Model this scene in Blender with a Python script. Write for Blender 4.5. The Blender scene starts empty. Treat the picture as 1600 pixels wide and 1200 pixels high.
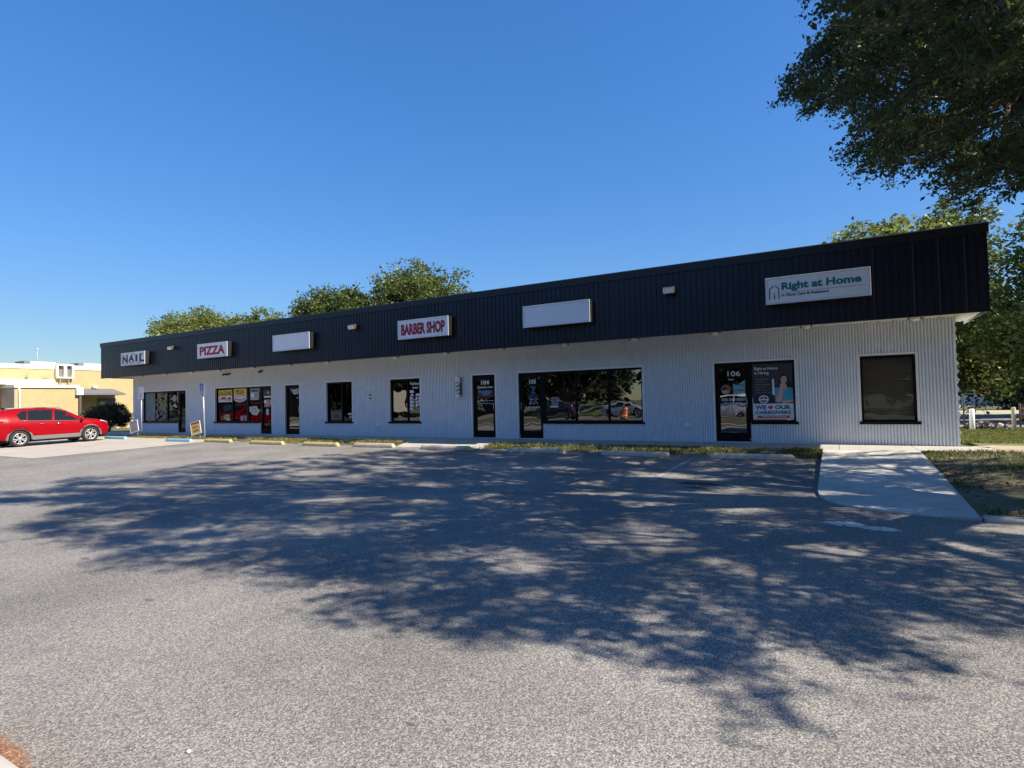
import bpy, math, random
import numpy as np
from mathutils import Vector, Matrix
PI = math.pi
scene = bpy.context.scene
COL = scene.collection

# ------------------------------------------------------------------ tagging
def tag(o, label=None, cat=None, group=None, kind=None):
    if label: o['label'] = label
    if cat: o['category'] = cat
    if group: o['group'] = group
    if kind: o['kind'] = kind
    return o

def empty(name, loc=(0, 0, 0), rz=0.0):
    o = bpy.data.objects.new(name, None)
    o.empty_display_size = 0.2
    COL.objects.link(o)
    o.location = loc
    o.rotation_euler = (0, 0, rz)
    return o

def thing(name, label, cat, loc=(0, 0, 0), rz=0.0, group=None):
    return tag(empty(name, loc, rz), label, cat, group)

def copy_tree(o, parent=None):
    c = o.copy()
    COL.objects.link(c)
    if parent: c.parent = parent
    for ch in list(o.children):
        copy_tree(ch, c)
    return c

# ------------------------------------------------------------------ mesh builder
class MB:
    def __init__(s):
        s.v = []; s.f = []; s.mi = []; s.m = 0; s.sm = []
        s.smooth = False
    def add(s, vs, fs, smooth=None):
        b = len(s.v)
        s.v += [tuple(v) for v in vs]
        for f in fs:
            s.f.append([i + b for i in f]); s.mi.append(s.m)
            s.sm.append(s.smooth if smooth is None else smooth)
        return s
    def box(s, x0, x1, y0, y1, z0, z1):
        v = [(x0,y0,z0),(x1,y0,z0),(x1,y1,z0),(x0,y1,z0),(x0,y0,z1),(x1,y0,z1),(x1,y1,z1),(x0,y1,z1)]
        return s.add(v, [(3,2,1,0),(4,5,6,7),(0,1,5,4),(1,2,6,5),(2,3,7,6),(3,0,4,7)], False)
    def quad(s, a, b, c, d):
        return s.add([a,b,c,d], [(0,1,2,3)], False)
    def prism(s, pts, a0, a1, axis='y'):
        # pts: 2D outline; axis: extrusion axis
        n = len(pts)
        def P(p, a):
            return {'y': (p[0], a, p[1]), 'x': (a, p[0], p[1]), 'z': (p[0], p[1], a)}[axis]
        v = [P(p, a0) for p in pts] + [P(p, a1) for p in pts]
        f = [tuple(range(n)), tuple(range(2*n-1, n-1, -1))]
        f += [(i, i+n, (i+1) % n + n, (i+1) % n) for i in range(n)]
        return s.add(v, f, False)
    def tube(s, path, rad, seg=8, caps=True):
        n = len(path); rads = rad if isinstance(rad, (list, tuple)) else [rad]*n
        P = [Vector(p) for p in path]; vs = []; fs = []
        up = Vector((0.13, 0.21, 1)).normalized()
        for i in range(n):
            t = (P[min(i+1, n-1)] - P[max(i-1, 0)]).normalized()
            ref = up if abs(t.dot(up)) < .95 else Vector((1, 0.1, 0)).normalized()
            a = t.cross(ref).normalized(); b = t.cross(a)
            for k in range(seg):
                an = 2*PI*k/seg
                vs.append(P[i] + rads[i]*(math.cos(an)*a + math.sin(an)*b))
        for i in range(n-1):
            for k in range(seg):
                k2 = (k+1) % seg
                fs.append((i*seg+k, i*seg+k2, (i+1)*seg+k2, (i+1)*seg+k))
        s.add(vs, fs, True)
        if caps:
            b = len(s.v) - len(vs)
            s.f.append([b+k for k in range(seg)][::-1]); s.mi.append(s.m); s.sm.append(False)
            s.f.append([b+(n-1)*seg+k for k in range(seg)]); s.mi.append(s.m); s.sm.append(False)
        return s
    def lathe(s, prof, c=(0,0,0), axis='z', seg=20, smooth=True, caps=True):
        vs = []; fs = []; n = len(prof)
        for r, h in prof:
            for k in range(seg):
                a = 2*PI*k/seg
                p = (r*math.cos(a), r*math.sin(a), h)
                if axis == 'x': p = (p[2], p[0], p[1])
                elif axis == 'y': p = (p[0], p[2], p[1])
                vs.append((p[0]+c[0], p[1]+c[1], p[2]+c[2]))
        for i in range(n-1):
            for k in range(seg):
                k2 = (k+1) % seg
                fs.append((i*seg+k, i*seg+k2, (i+1)*seg+k2, (i+1)*seg+k))
        s.add(vs, fs, smooth)
        b = len(s.v)-len(vs)
        if not caps: return s
        if prof[0][0] > 1e-4: s.add([], []); s.f.append([b+k for k in range(seg)][::-1]); s.mi.append(s.m); s.sm.append(False)
        if prof[-1][0] > 1e-4: s.f.append([b+(n-1)*seg+k for k in range(seg)]); s.mi.append(s.m); s.sm.append(False)
        return s
    def disc(s, cx, cz, rx, rz, y, seg=24):
        s.add([(cx+rx*math.cos(2*PI*k/seg), y, cz+rz*math.sin(2*PI*k/seg)) for k in range(seg)], [tuple(range(seg))], False)
        return s
    def xf(s, M):
        s.v = [tuple(M @ Vector(v)) for v in s.v]; return s
    def build(s, name, mats, parent=None, bevel=0, loc=None, fix=True):
        me = bpy.data.meshes.new(name)
        me.from_pydata(s.v, [], s.f)
        if not isinstance(mats, (list, tuple)): mats = [mats]
        for m in mats: me.materials.append(m)
        me.polygons.foreach_set('material_index', s.mi)
        me.polygons.foreach_set('use_smooth', s.sm)
        if fix:
            import bmesh
            bm = bmesh.new(); bm.from_mesh(me)
            bmesh.ops.recalc_face_normals(bm, faces=bm.faces)
            bm.to_mesh(me); bm.free()
        me.update()
        o = bpy.data.objects.new(name, me); COL.objects.link(o)
        if parent: o.parent = parent
        if loc: o.location = loc
        if bevel:
            b = o.modifiers.new('bevel', 'BEVEL'); b.width = bevel; b.segments = 2; b.limit_method = 'ANGLE'
        return o

def npmesh(name, V, Q, mat, parent=None, tint=None, nv=4):
    """fast mesh from numpy: V (n,3), Q (m,nv)"""
    me = bpy.data.meshes.new(name)
    me.vertices.add(len(V)); me.vertices.foreach_set('co', V.astype(np.float32).ravel())
    m = len(Q)
    me.loops.add(m*nv); me.loops.foreach_set('vertex_index', Q.astype(np.int32).ravel())
    me.polygons.add(m)
    me.polygons.foreach_set('loop_start', np.arange(0, m*nv, nv, dtype=np.int32))
    me.polygons.foreach_set('loop_total', np.full(m, nv, dtype=np.int32))
    if tint is not None:
        a = me.attributes.new('tint', 'FLOAT', 'POINT'); a.data.foreach_set('value', tint.astype(np.float32))
    me.materials.append(mat)
    me.update(); me.validate()
    o = bpy.data.objects.new(name, me); COL.objects.link(o)
    if parent: o.parent = parent
    return o

# ------------------------------------------------------------------ materials
MATS = {}
def _lin(c): return tuple(c) + (1.0,) if len(c) == 3 else tuple(c)
def mat(name, col, rough=.6, metal=0.0, spec=.5, var=0.0, vscale=4.0, bump=0.0, bscale=60.0, coat=0.0, col2=None, stretch=None):
    if name in MATS: return MATS[name]
    m = bpy.data.materials.new(name); m.use_nodes = True
    nt = m.node_tree; N = nt.nodes; L = nt.links
    b = N['Principled BSDF']
    b.inputs['Base Color'].default_value = _lin(col)
    b.inputs['Roughness'].default_value = rough
    b.inputs['Metallic'].default_value = metal
    b.inputs['Specular IOR Level'].default_value = spec
    if coat: b.inputs['Coat Weight'].default_value = coat; b.inputs['Coat Roughness'].default_value = .04
    g = N.new('ShaderNodeNewGeometry')
    src = g.outputs['Position']
    if stretch:
        mp = N.new('ShaderNodeMapping'); mp.inputs['Scale'].default_value = stretch
        L.new(src, mp.inputs[0]); src = mp.outputs[0]
    if var or col2:
        n = N.new('ShaderNodeTexNoise'); n.inputs['Scale'].default_value = vscale; n.inputs['Detail'].default_value = 6
        n.inputs['Roughness'].default_value = .65
        L.new(src, n.inputs['Vector'])
        r = N.new('ShaderNodeValToRGB')
        c2 = col2 or tuple(x*(1-var) for x in col); c1 = col if col2 else tuple(min(1, x*(1+var)) for x in col)
        r.color_ramp.elements[0].position = .33; r.color_ramp.elements[0].color = _lin(c2)
        r.color_ramp.elements[1].position = .67; r.color_ramp.elements[1].color = _lin(c1)
        L.new(n.outputs[0], r.inputs[0]); L.new(r.outputs[0], b.inputs['Base Color'])
    if bump:
        n2 = N.new('ShaderNodeTexNoise'); n2.inputs['Scale'].default_value = bscale; n2.inputs['Detail'].default_value = 5
        L.new(src, n2.inputs['Vector'])
        bp = N.new('ShaderNodeBump'); bp.inputs['Strength'].default_value = bump; bp.inputs['Distance'].default_value = .01
        L.new(n2.outputs[0], bp.inputs['Height']); L.new(bp.outputs[0], b.inputs['Normal'])
    MATS[name] = m
    return m

def leaf_mat(name, dark, light, trans=.35, rough=.45):
    m = bpy.data.materials.new(name); m.use_nodes = True
    nt = m.node_tree; N = nt.nodes; L = nt.links
    N.remove(N['Principled BSDF']); out = N['Material Output']
    at = N.new('ShaderNodeAttribute'); at.attribute_name = 'tint'
    r = N.new('ShaderNodeValToRGB')
    r.color_ramp.elements[0].color = _lin(dark); r.color_ramp.elements[1].color = _lin(light)
    L.new(at.outputs['Fac'], r.inputs[0])
    p = N.new('ShaderNodeBsdfPrincipled'); p.inputs['Roughness'].default_value = rough
    p.inputs['Specular IOR Level'].default_value = .35
    L.new(r.outputs[0], p.inputs['Base Color'])
    t = N.new('ShaderNodeBsdfTranslucent')
    hs = N.new('ShaderNodeHueSaturation'); hs.inputs['Value'].default_value = 1.3; hs.inputs['Hue'].default_value = .49
    L.new(r.outputs[0], hs.inputs['Color']); L.new(hs.outputs[0], t.inputs[0])
    mx = N.new('ShaderNodeMixShader'); mx.inputs[0].default_value = trans
    L.new(p.outputs[0], mx.inputs[1]); L.new(t.outputs[0], mx.inputs[2]); L.new(mx.outputs[0], out.inputs[0])
    return m

def glass_mat(name, tint=.35, refl=.22, ior=1.5):
    m = bpy.data.materials.new(name); m.use_nodes = True
    nt = m.node_tree; N = nt.nodes; L = nt.links
    N.remove(N['Principled BSDF']); out = N['Material Output']
    tr = N.new('ShaderNodeBsdfTransparent'); tr.inputs[0].default_value = (tint, tint*.99, tint*.95, 1)
    gl = N.new('ShaderNodeBsdfGlossy'); gl.inputs['Roughness'].default_value = .0; gl.inputs[0].default_value = (1, 1, 1, 1)
    # gentle waviness of real panes
    g = N.new('ShaderNodeNewGeometry'); n = N.new('ShaderNodeTexNoise'); n.inputs['Scale'].default_value = 1.6; n.inputs['Detail'].default_value = 1
    L.new(g.outputs['Position'], n.inputs['Vector'])
    bp = N.new('ShaderNodeBump'); bp.inputs['Strength'].default_value = .25; bp.inputs['Distance'].default_value = .012
    L.new(n.outputs[0], bp.inputs['Height']); L.new(bp.outputs[0], gl.inputs['Normal'])
    f0 = ((ior-1)/(ior+1))**2       # Schlick, the same from both sides of the pane
    lw = N.new('ShaderNodeLayerWeight'); lw.inputs[0].default_value = .5
    pw = N.new('ShaderNodeMath'); pw.operation = 'POWER'; pw.inputs[1].default_value = 5; L.new(lw.outputs['Facing'], pw.inputs[0])
    fr = N.new('ShaderNodeMath'); fr.operation = 'MULTIPLY_ADD'; fr.inputs[1].default_value = 1-f0; fr.inputs[2].default_value = f0; L.new(pw.outputs[0], fr.inputs[0])
    ad = N.new('ShaderNodeMath'); ad.operation = 'ADD'; ad.use_clamp = True; ad.inputs[1].default_value = refl
    L.new(fr.outputs[0], ad.inputs[0])
    mx = N.new('ShaderNodeMixShader')
    L.new(ad.outputs[0], mx.inputs[0]); L.new(tr.outputs[0], mx.inputs[1]); L.new(gl.outputs[0], mx.inputs[2]); L.new(mx.outputs[0], out.inputs[0])
    return m

def asphalt_mat():
    m = bpy.data.materials.new('asphalt'); m.use_nodes = True
    nt = m.node_tree; N = nt.nodes; L = nt.links; b = N['Principled BSDF']
    b.inputs['Roughness'].default_value = .85; b.inputs['Specular IOR Level'].default_value = .25
    g = N.new('ShaderNodeNewGeometry'); pos = g.outputs['Position']
    # wobble so that stones are not on a neat lattice
    vo = N.new('ShaderNodeTexVoronoi'); vo.inputs['Scale'].default_value = 135; L.new(pos, vo.inputs['Vector'])
    bw = N.new('ShaderNodeRGBToBW'); L.new(vo.outputs['Color'], bw.inputs[0])
    r = N.new('ShaderNodeValToRGB'); e = r.color_ramp.elements
    e[0].position = .12; e[0].color = (.085, .082, .076, 1); e[1].position = .92; e[1].color = (.40, .378, .335, 1)
    k = e.new(.42); k.color = (.155, .149, .137, 1); k = e.new(.62); k.color = (.24, .229, .208, 1)
    L.new(bw.outputs[0], r.inputs[0])
    # broad wear
    n = N.new('ShaderNodeTexNoise'); n.inputs['Scale'].default_value = .45; n.inputs['Detail'].default_value = 7; n.inputs['Roughness'].default_value = .62
    L.new(pos, n.inputs['Vector'])
    mr = N.new('ShaderNodeMapRange'); mr.inputs[1].default_value = .3; mr.inputs[2].default_value = .72; mr.inputs[3].default_value = .72; mr.inputs[4].default_value = 1.22
    L.new(n.outputs[0], mr.inputs[0])
    mul = N.new('ShaderNodeMix'); mul.data_type = 'RGBA'; mul.blend_type = 'MULTIPLY'; mul.inputs[0].default_value = 1
    L.new(r.outputs[0], mul.inputs[6]); L.new(mr.outputs[0], mul.inputs[7])
    cur = mul.outputs[2]
    def blot(cx, cy, rx, ry, col, amt, cur, nscale=3.0, namp=.6):
        mp = N.new('ShaderNodeMapping'); mp.vector_type = 'POINT'
        mp.inputs['Location'].default_value = (-cx/rx, -cy/ry, 0); mp.inputs['Scale'].default_value = (1/rx, 1/ry, 0)
        L.new(pos, mp.inputs[0])
        ln = N.new('ShaderNodeVectorMath'); ln.operation = 'LENGTH'; L.new(mp.outputs[0], ln.inputs[0])
        nn = N.new('ShaderNodeTexNoise'); nn.inputs['Scale'].default_value = nscale; nn.inputs['Detail'].default_value = 5; L.new(pos, nn.inputs['Vector'])
        ma = N.new('ShaderNodeMath'); ma.operation = 'MULTIPLY_ADD'; ma.inputs[1].default_value = namp*2; L.new(nn.outputs[0], ma.inputs[0])
        L.new(ln.outputs['Value'], ma.inputs[2])
        rg = N.new('ShaderNodeMapRange'); rg.inputs[1].default_value = .75+namp; rg.inputs[2].default_value = 1.15+namp; rg.inputs[3].default_value = amt; rg.inputs[4].default_value = 0
        L.new(ma.outputs[0], rg.inputs[0])
        mx = N.new('ShaderNodeMix'); mx.data_type = 'RGBA'; mx.blend_type = 'MULTIPLY'; mx.clamp_result = False; L.new(rg.outputs[0], mx.inputs[0]); L.new(cur, mx.inputs[6]); mx.inputs[7].default_value = _lin(col)
        if amt < 1: pass
        return mx.outputs[2]
    cur = blot(-2.15, -6.35, .42, .17, (.16, .155, .15), .9, cur, 5, .25)
    cur = blot(-2.1, -6.78, .2, .1, (.16, .155, .15), .85, cur, 5, .25)
    for bx, by, br in ((-7.4, -13.55, .10), (-5.3, -13.95, .09), (-5.9, -14.1, .05), (-2.0, -14.35, .04), (-4.1, -12.2, .12), (.9, -13.1, .05), (-9.5, -9.2, .16), (-12.4, -6.6, .2)):
        cur = blot(bx, by, br*.85, br*.32, (.45, .44, .43), .7, cur, 14, .5)
    cur = blot(-10.3, -3.6, 1.0, .25, (.3, .29, .28), .7, cur, 3, .4)
    cur = blot(-3.72, -15.49, .30, .085, (1.10, .60, .34), .85, cur, 16, .6)
    cur = blot(-3.6, -15.42, .75, .20, (1.08, .90, .76), .25, cur, 6, .9)
    L.new(cur, b.inputs['Base Color'])
    bp = N.new('ShaderNodeBump'); bp.inputs['Strength'].default_value = .55; bp.inputs['Distance'].default_value = .006
    L.new(bw.outputs[0], bp.inputs['Height']); L.new(bp.outputs[0], b.inputs['Normal'])
    return m

def brick_mat(name, c1, c2, mortar, scale=1.0, ax='yz'):
    m = bpy.data.materials.new(name); m.use_nodes = True
    nt = m.node_tree; N = nt.nodes; L = nt.links; b = N['Principled BSDF']; b.inputs['Roughness'].default_value = .85
    g = N.new('ShaderNodeNewGeometry'); sp = N.new('ShaderNodeSeparateXYZ'); L.new(g.outputs['Position'], sp.inputs[0])
    ad = N.new('ShaderNodeMath'); ad.operation = 'ADD'; L.new(sp.outputs[0], ad.inputs[0]); L.new(sp.outputs[1], ad.inputs[1])
    cb = N.new('ShaderNodeCombineXYZ'); L.new(ad.outputs[0], cb.inputs[0]); L.new(sp.outputs[2], cb.inputs[1])
    t = N.new('ShaderNodeTexBrick'); t.inputs['Scale'].default_value = scale
    t.inputs['Brick Width'].default_value = .30; t.inputs['Row Height'].default_value = .105; t.inputs['Mortar Size'].default_value = .012
    t.inputs['Color1'].default_value = _lin(c1); t.inputs['Color2'].default_value = _lin(c2); t.inputs['Mortar'].default_value = _lin(mortar)
    L.new(cb.outputs[0], t.inputs['Vector']); L.new(t.outputs[0], b.inputs['Base Color'])
    return m

# ------------------------------------------------------------------ lettering
def text_mesh(body, w, h, x, z, y, m, name='lettering', parent=None, bold=.0, depth=.004, face='-y', align='fit', shear=0.0):
    """flat lettering in the XZ plane facing -Y; w x h box with lower left at (x, z)"""
    cu = bpy.data.curves.new('tmp', 'FONT'); cu.body = body; cu.size = 1; cu.offset = bold; cu.shear = shear
    cu.resolution_u = 3
    o = bpy.data.objects.new('tmp', cu); COL.objects.link(o)
    dg = bpy.context.evaluated_depsgraph_get()
    me = bpy.data.meshes.new_from_object(o.evaluated_get(dg))
    bpy.data.objects.remove(o); bpy.data.curves.remove(cu)
    n = len(me.vertices); co = np.empty(n*3, np.float32); me.vertices.foreach_get('co', co); co = co.reshape(-1, 3)
    lo = co.min(0); hi = co.max(0); sx = w/max(1e-6, hi[0]-lo[0]); sz = h/max(1e-6, hi[1]-lo[1])
    V = np.stack([x+(co[:,0]-lo[0])*sx, np.full(n, y), z+(co[:,1]-lo[1])*sz], 1)
    faces = [tuple(p.vertices) for p in me.polygons]
    bpy.data.meshes.remove(me)
    mb = MB(); mb.add([tuple(map(float, v)) for v in V], faces, False)
    nm = mb.build(name, m, parent, fix=False)
    s = nm.modifiers.new('thick', 'SOLIDIFY'); s.thickness = depth; s.offset = 0
    return nm
OAK = [
43,-226,180,40,47,-205,169,43,-6,-194,177,44,37,-154,214,39,1,-64,223,43,46,-93,212,43,164,-126,202,38,162,-109,213,30,99,-123,124,46,23,-56,198,37,
92,-131,256,47,33,-212,224,45,96,-77,102,44,68,-199,135,40,10,-182,237,34,47,-135,172,36,180,-62,202,30,91,-128,216,37,-32,-252,133,34,227,-106,159,48,
7,-112,214,46,124,-214,92,44,182,-82,98,40,29,-168,221,47,101,-180,106,45,126,-41,195,44,64,-215,94,32,72,-182,81,37,139,-188,243,34,107,-70,121,31,
26,-141,246,35,156,-79,230,44,6,-162,205,43,148,-24,150,35,24,-229,203,31,30,-122,246,42,27,-220,219,37,98,-62,90,39,-23,-134,233,32,128,-166,185,46,
186,-212,100,35,142,-222,155,36,168,-31,173,32,31,-218,181,48,42,-167,249,40,102,-43,110,43,109,-153,241,47,155,-82,80,47,193,-102,157,45,100,-61,109,39,
56,-170,136,43,39,-168,228,39,186,-116,212,45,138,-167,115,36,69,-234,202,41,123,-227,133,32,126,-162,98,46,128,-164,240,31,-5,-148,236,40,116,-115,155,38,
152,-82,164,35,102,-169,193,38,216,-133,151,40,50,-49,217,41,168,-211,108,30,105,-93,95,33,78,-118,201,36,43,-120,199,32,32,-223,168,39,118,-201,206,37,
100,-99,250,43,114,-138,225,45,64,-98,204,39,-73,-232,175,37,46,-83,159,33,128,-201,127,30,98,-87,105,45,101,-79,139,35,116,-221,94,32,158,-184,104,44,
145,-169,187,35,74,-118,247,41,91,-234,192,47,87,-142,225,40,194,-90,149,32,-60,-234,180,38,28,-250,126,36,125,-143,134,35,136,-171,86,35,211,-121,151,40,
33,-49,198,36,106,-134,135,38,209,-101,104,38,165,-82,159,39,106,-34,126,44,127,-115,148,42,165,-184,232,35,199,-173,207,44,-22,-184,215,35,68,-234,140,47,
140,-241,170,35,165,-65,184,40,157,-212,213,32,30,-229,112,36,102,-241,168,36,176,-148,116,42,188,-144,188,38,225,-123,169,46,70,-208,245,47,138,-175,151,44,
71,-232,102,46,212,-136,142,39,112,-59,134,40,225,-146,112,48,202,-205,131,40,133,-157,117,32,81,-61,244,38,73,-148,137,45,164,-176,107,47,33,-180,213,33,
34,-91,218,45,-3,-72,198,39,121,-127,225,40,42,-222,169,41,130,-63,106,36,187,-102,167,33,146,-112,181,39,190,-184,214,44,165,-185,191,38,110,-119,191,46,
61,-59,187,47,68,-56,112,41,-48,-198,217,40,95,-100,152,43,207,-181,191,38,64,-158,156,37,147,-172,84,30,-9,-163,242,46,57,-201,202,35,184,-87,114,33,
212,-158,102,33,171,-183,82,40,197,-76,182,44,190,-138,151,45,36,-197,196,47,31,-160,93,33,192,-206,118,41,55,-202,109,38,151,-245,147,36,172,-122,218,42,
199,-85,106,46,-56,-197,205,41,192,-169,125,39,27,-214,192,43,202,-78,131,41,164,-109,148,42,134,-64,86,43,215,-171,102,31,6,-227,173,46,179,-153,157,46,
47,-60,210,31,143,-180,177,31,34,-189,135,43,209,-138,175,42,51,-148,192,36,166,-201,132,34,-7,-253,109,32,76,-121,99,45,212,-163,145,36,80,-161,257,33,
-16,-221,197,32,72,-140,188,33,187,-160,100,44,92,-83,189,40,133,-248,177,42,126,-151,224,46,80,-99,145,37,158,-109,170,34,80,-209,209,34,123,-78,234,36,
48,-214,203,43,129,-236,112,32,138,-119,179,46,7,-211,204,36,20,-168,111,32,53,-228,240,31,116,-174,252,40,97,-121,185,39,188,-95,191,32,180,-157,169,32,
58,-161,201,34,11,-251,83,36,128,-204,106,44,116,-77,174,31,126,-23,135,41,18,-139,230,35,59,-158,191,45,78,-45,121,33,89,-49,181,39,155,-201,128,37,
45,-212,193,43,91,-61,181,42,107,-111,100,33,202,-58,121,37,151,-206,205,37,88,-77,228,45,170,-51,192,36,58,-228,198,47,162,-147,173,32,72,-147,157,39,
108,-180,142,31,116,-235,217,47,27,-175,252,43,33,-236,85,40,-11,-225,152,33,114,-57,230,39,134,-197,170,40,123,-175,232,46,149,-152,167,45,114,-130,85,31,
188,-128,161,44,119,-204,89,40,124,-255,149,33,58,-156,261,39,217,-81,144,33,160,-114,202,44,175,-72,205,33,40,-104,221,45,157,-176,115,31,140,-240,194,31,
1,-167,115,33,176,-111,149,39,33,-72,225,42,19,-225,195,36,84,-231,106,37,142,-110,150,38,134,-118,106,38,80,-221,164,38,198,-145,85,33,164,-61,148,37,
34,-240,108,31,121,-175,167,47,86,-123,222,38,111,-147,185,40,-25,-248,155,39,73,-86,207,44,223,-109,130,43,73,-65,226,31,102,-165,149,36,110,-121,138,45,
31,-247,204,31,34,-57,213,47,81,-54,194,31,66,-135,100,32,-27,-230,209,41,185,-79,177,44,17,-87,221,41,223,-137,141,32,-52,-231,182,41,64,-122,236,35,
146,-233,158,39,25,-103,219,35,-43,-219,187,36,173,-195,222,39,58,-238,137,33,68,-245,83,41,187,-224,162,44,68,-193,167,46,-19,-158,222,38,87,-206,217,31,
158,-48,114,41,19,-210,98,39,170,-158,85,35,103,-115,162,36,63,-54,218,33,64,-130,114,34,168,-219,125,45,-5,-217,196,46,113,-101,127,31,182,-190,127,39,
129,-112,219,39,217,-132,184,36,62,-233,80,41,73,-175,118,47,94,-190,97,44,36,-134,118,37,139,-219,195,47,135,-125,223,45,79,-110,167,34,123,-96,232,39,
182,-207,197,31,146,-202,163,30,75,-200,174,40,137,-204,185,44,76,-243,118,31,140,-164,210,47,208,-60,129,34,186,-110,194,37,14,-167,136,45,234,-161,128,34,
-14,-213,187,35,216,-169,156,37,18,-94,245,44,39,-212,82,36,59,-180,128,40,223,-125,144,37,175,-91,140,48,76,-211,139,35,61,-244,130,34,8,-205,246,40,
182,-178,154,31,12,-197,185,46,24,-235,196,33,73,-104,152,34,67,-86,150,41,73,-72,248,45,174,-62,118,38,228,-180,164,34,90,-214,245,45,145,-108,99,35,
145,-136,191,35,236,-112,151,41,138,-201,203,38,-24,-128,251,40,113,-129,238,42,25,-250,161,44,-5,-224,233,47,49,-123,232,33,195,-112,210,36,144,-148,121,44,
65,-58,198,44,96,-213,121,42,93,-65,199,44,-2,-234,144,44,114,-70,227,42,162,-231,174,30,124,-95,86,37,34,-124,168,45,19,-240,123,37,57,-125,194,36,
82,-91,125,45,157,-215,199,33,183,-129,220,36,-3,-166,254,39,6,-201,161,47,28,-184,179,42,-20,-137,242,31,78,-53,85,34,185,-147,175,37,160,-147,194,38,
38,-167,213,30,84,-45,192,44,14,-245,90,35,118,-86,217,33,125,-227,114,47,-3,-188,241,47,108,-40,167,44,67,-186,203,33,169,-138,162,30,-25,-192,228,42,
66,-199,196,43,55,-218,230,38,10,-234,132,34,100,-205,93,34,147,-97,135,42,4,-143,220,36,25,-126,232,32,204,-91,191,48,133,-90,117,32,109,-58,88,45,
-20,-229,138,34,41,-125,122,46,88,-183,132,41,113,-80,206,47,90,-43,137,34,121,-90,162,40,105,-140,101,31,28,-249,172,42,-37,-157,234,42,184,-57,144,33,
93,-46,161,46,83,-87,107,42,192,-194,180,47,185,-196,82,36,39,-180,239,37,50,-182,220,37,141,-189,215,36,224,-97,172,42,79,-130,126,47,108,-210,220,33,
139,-210,80,45,109,-176,240,37,-1,-166,189,47,114,-251,118,42,228,-168,172,41,4,-152,227,33,216,-162,128,34,54,-129,168,39,54,-102,243,35,102,-167,207,46,
168,-77,99,33,136,-233,151,46,57,-170,210,43,76,-130,239,31,80,-45,219,46,62,-174,229,47,34,-131,204,33,99,-150,128,37,117,-167,135,41,81,-250,151,41,
67,-88,245,44,201,-220,154,39,146,-86,188,40,98,-215,230,40,201,-135,124,48,65,-42,117,42,230,-112,171,45,197,-105,114,33,100,-192,252,45,202,-120,195,43,
15,-79,250,32,47,-54,237,31,19,-133,149,31,99,-49,185,45,123,-38,164,33,22,-67,198,32,149,-208,88,34,119,-50,160,39,90,-193,251,33,138,-85,223,43,
47,-246,182,40,146,-54,222,42,163,-39,194,47,7,-137,164,48,51,-48,231,40,-23,-163,240,41,75,-100,83,36,177,-45,185,40,15,-195,217,39,4,-108,187,34,
44,-52,171,38,98,-116,248,44,123,-219,228,48,87,-166,232,45,171,-207,208,31,182,-128,148,38,237,-163,144,31,49,-189,238,31,61,-76,172,42,58,-208,189,41,
114,-132,145,42,123,-80,110,35,10,-159,169,34,16,-174,167,34,178,-165,181,34,6,-114,244,31,206,-134,104,47,176,-75,140,45,219,-109,167,44,23,-62,220,42,
171,-107,159,39,-29,-223,190,39,179,-214,127,30,47,-114,141,35,14,-98,201,37,69,-164,249,42,133,-101,142,31,193,-121,186,41,132,-178,210,47,60,-166,128,35,
130,-195,226,40,11,-183,173,48,122,-52,116,48,5,-56,207,36,40,-43,231,30,167,-91,99,46,129,-28,146,47,128,-152,148,48,131,-89,201,40,159,-236,187,47,
66,-215,211,44,168,-62,165,30,94,-145,104,40,120,-209,170,45,-48,-197,231,33,102,-52,162,32,81,-54,104,42,204,-95,165,38,61,-181,258,37,15,-176,221,37,
132,-154,198,44,209,-192,157,43,3,-210,184,36,52,-246,113,34,53,-130,140,48,46,-209,89,39,135,-136,81,35,54,-244,230,44,184,-197,106,38,34,-73,189,34,
192,-146,200,42,153,-142,145,35,21,-226,131,44,51,-160,127,40,86,-92,190,44,182,-47,120,32,-27,-171,214,32,108,-203,187,36,82,-117,123,34,221,-134,112,42,
48,-44,199,34,175,-234,177,36,97,-35,116,44,96,-249,126,38,165,-206,172,37,218,-111,117,47,113,-48,135,47,86,-142,146,47,150,-211,133,44,174,-180,95,47,
194,-133,177,35,103,-142,227,34,60,-116,104,30,130,-73,228,34,109,-147,84,38,187,-207,170,36,23,-203,115,46,30,-66,244,41,20,-246,154,41,59,-68,145,45,
91,-158,107,31,92,-193,181,37,216,-209,131,40,163,-206,201,40,-46,-206,175,38,201,-210,185,44,122,-66,103,43,29,-169,191,36,66,-119,259,35,132,-140,211,45,
79,-77,162,40,-7,-157,226,35,196,-113,220,35,198,-60,149,46,75,-191,227,39,208,-106,115,44,139,-209,209,34,114,-198,178,36,204,-158,107,32,26,-222,86,40,
130,-132,237,36,49,-220,111,41,0,-180,208,46,19,-189,201,43,177,-163,192,38,153,-147,96,38,19,-223,230,39,0,-153,202,47,63,-85,124,34,190,-215,161,39,
36,-137,248,39,96,-47,119,47,149,-110,87,43,100,-116,236,34,225,-136,127,45,206,-130,148,47,102,-203,164,36,110,-95,223,41,217,-179,182,32,158,-30,156,34,
198,-85,198,36,165,-181,218,32,48,-223,223,41,96,-200,232,35,32,-228,186,35,76,-117,210,44,18,-78,237,37,7,-234,86,36,113,-191,87,44,93,-109,239,34,
195,-118,165,47,3,-219,117,34,134,-39,203,33,125,-55,84,30,20,-202,163,45,132,-98,247,37,149,-160,124,33,158,-88,216,43,79,-248,195,33,66,-53,235,42,
24,-209,171,42,35,-46,159,42,74,-238,160,33,18,-202,178,31,133,-98,104,37,74,-38,230,43,186,-212,189,38,21,-231,116,37,22,-124,159,37,38,-254,143,46,
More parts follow.
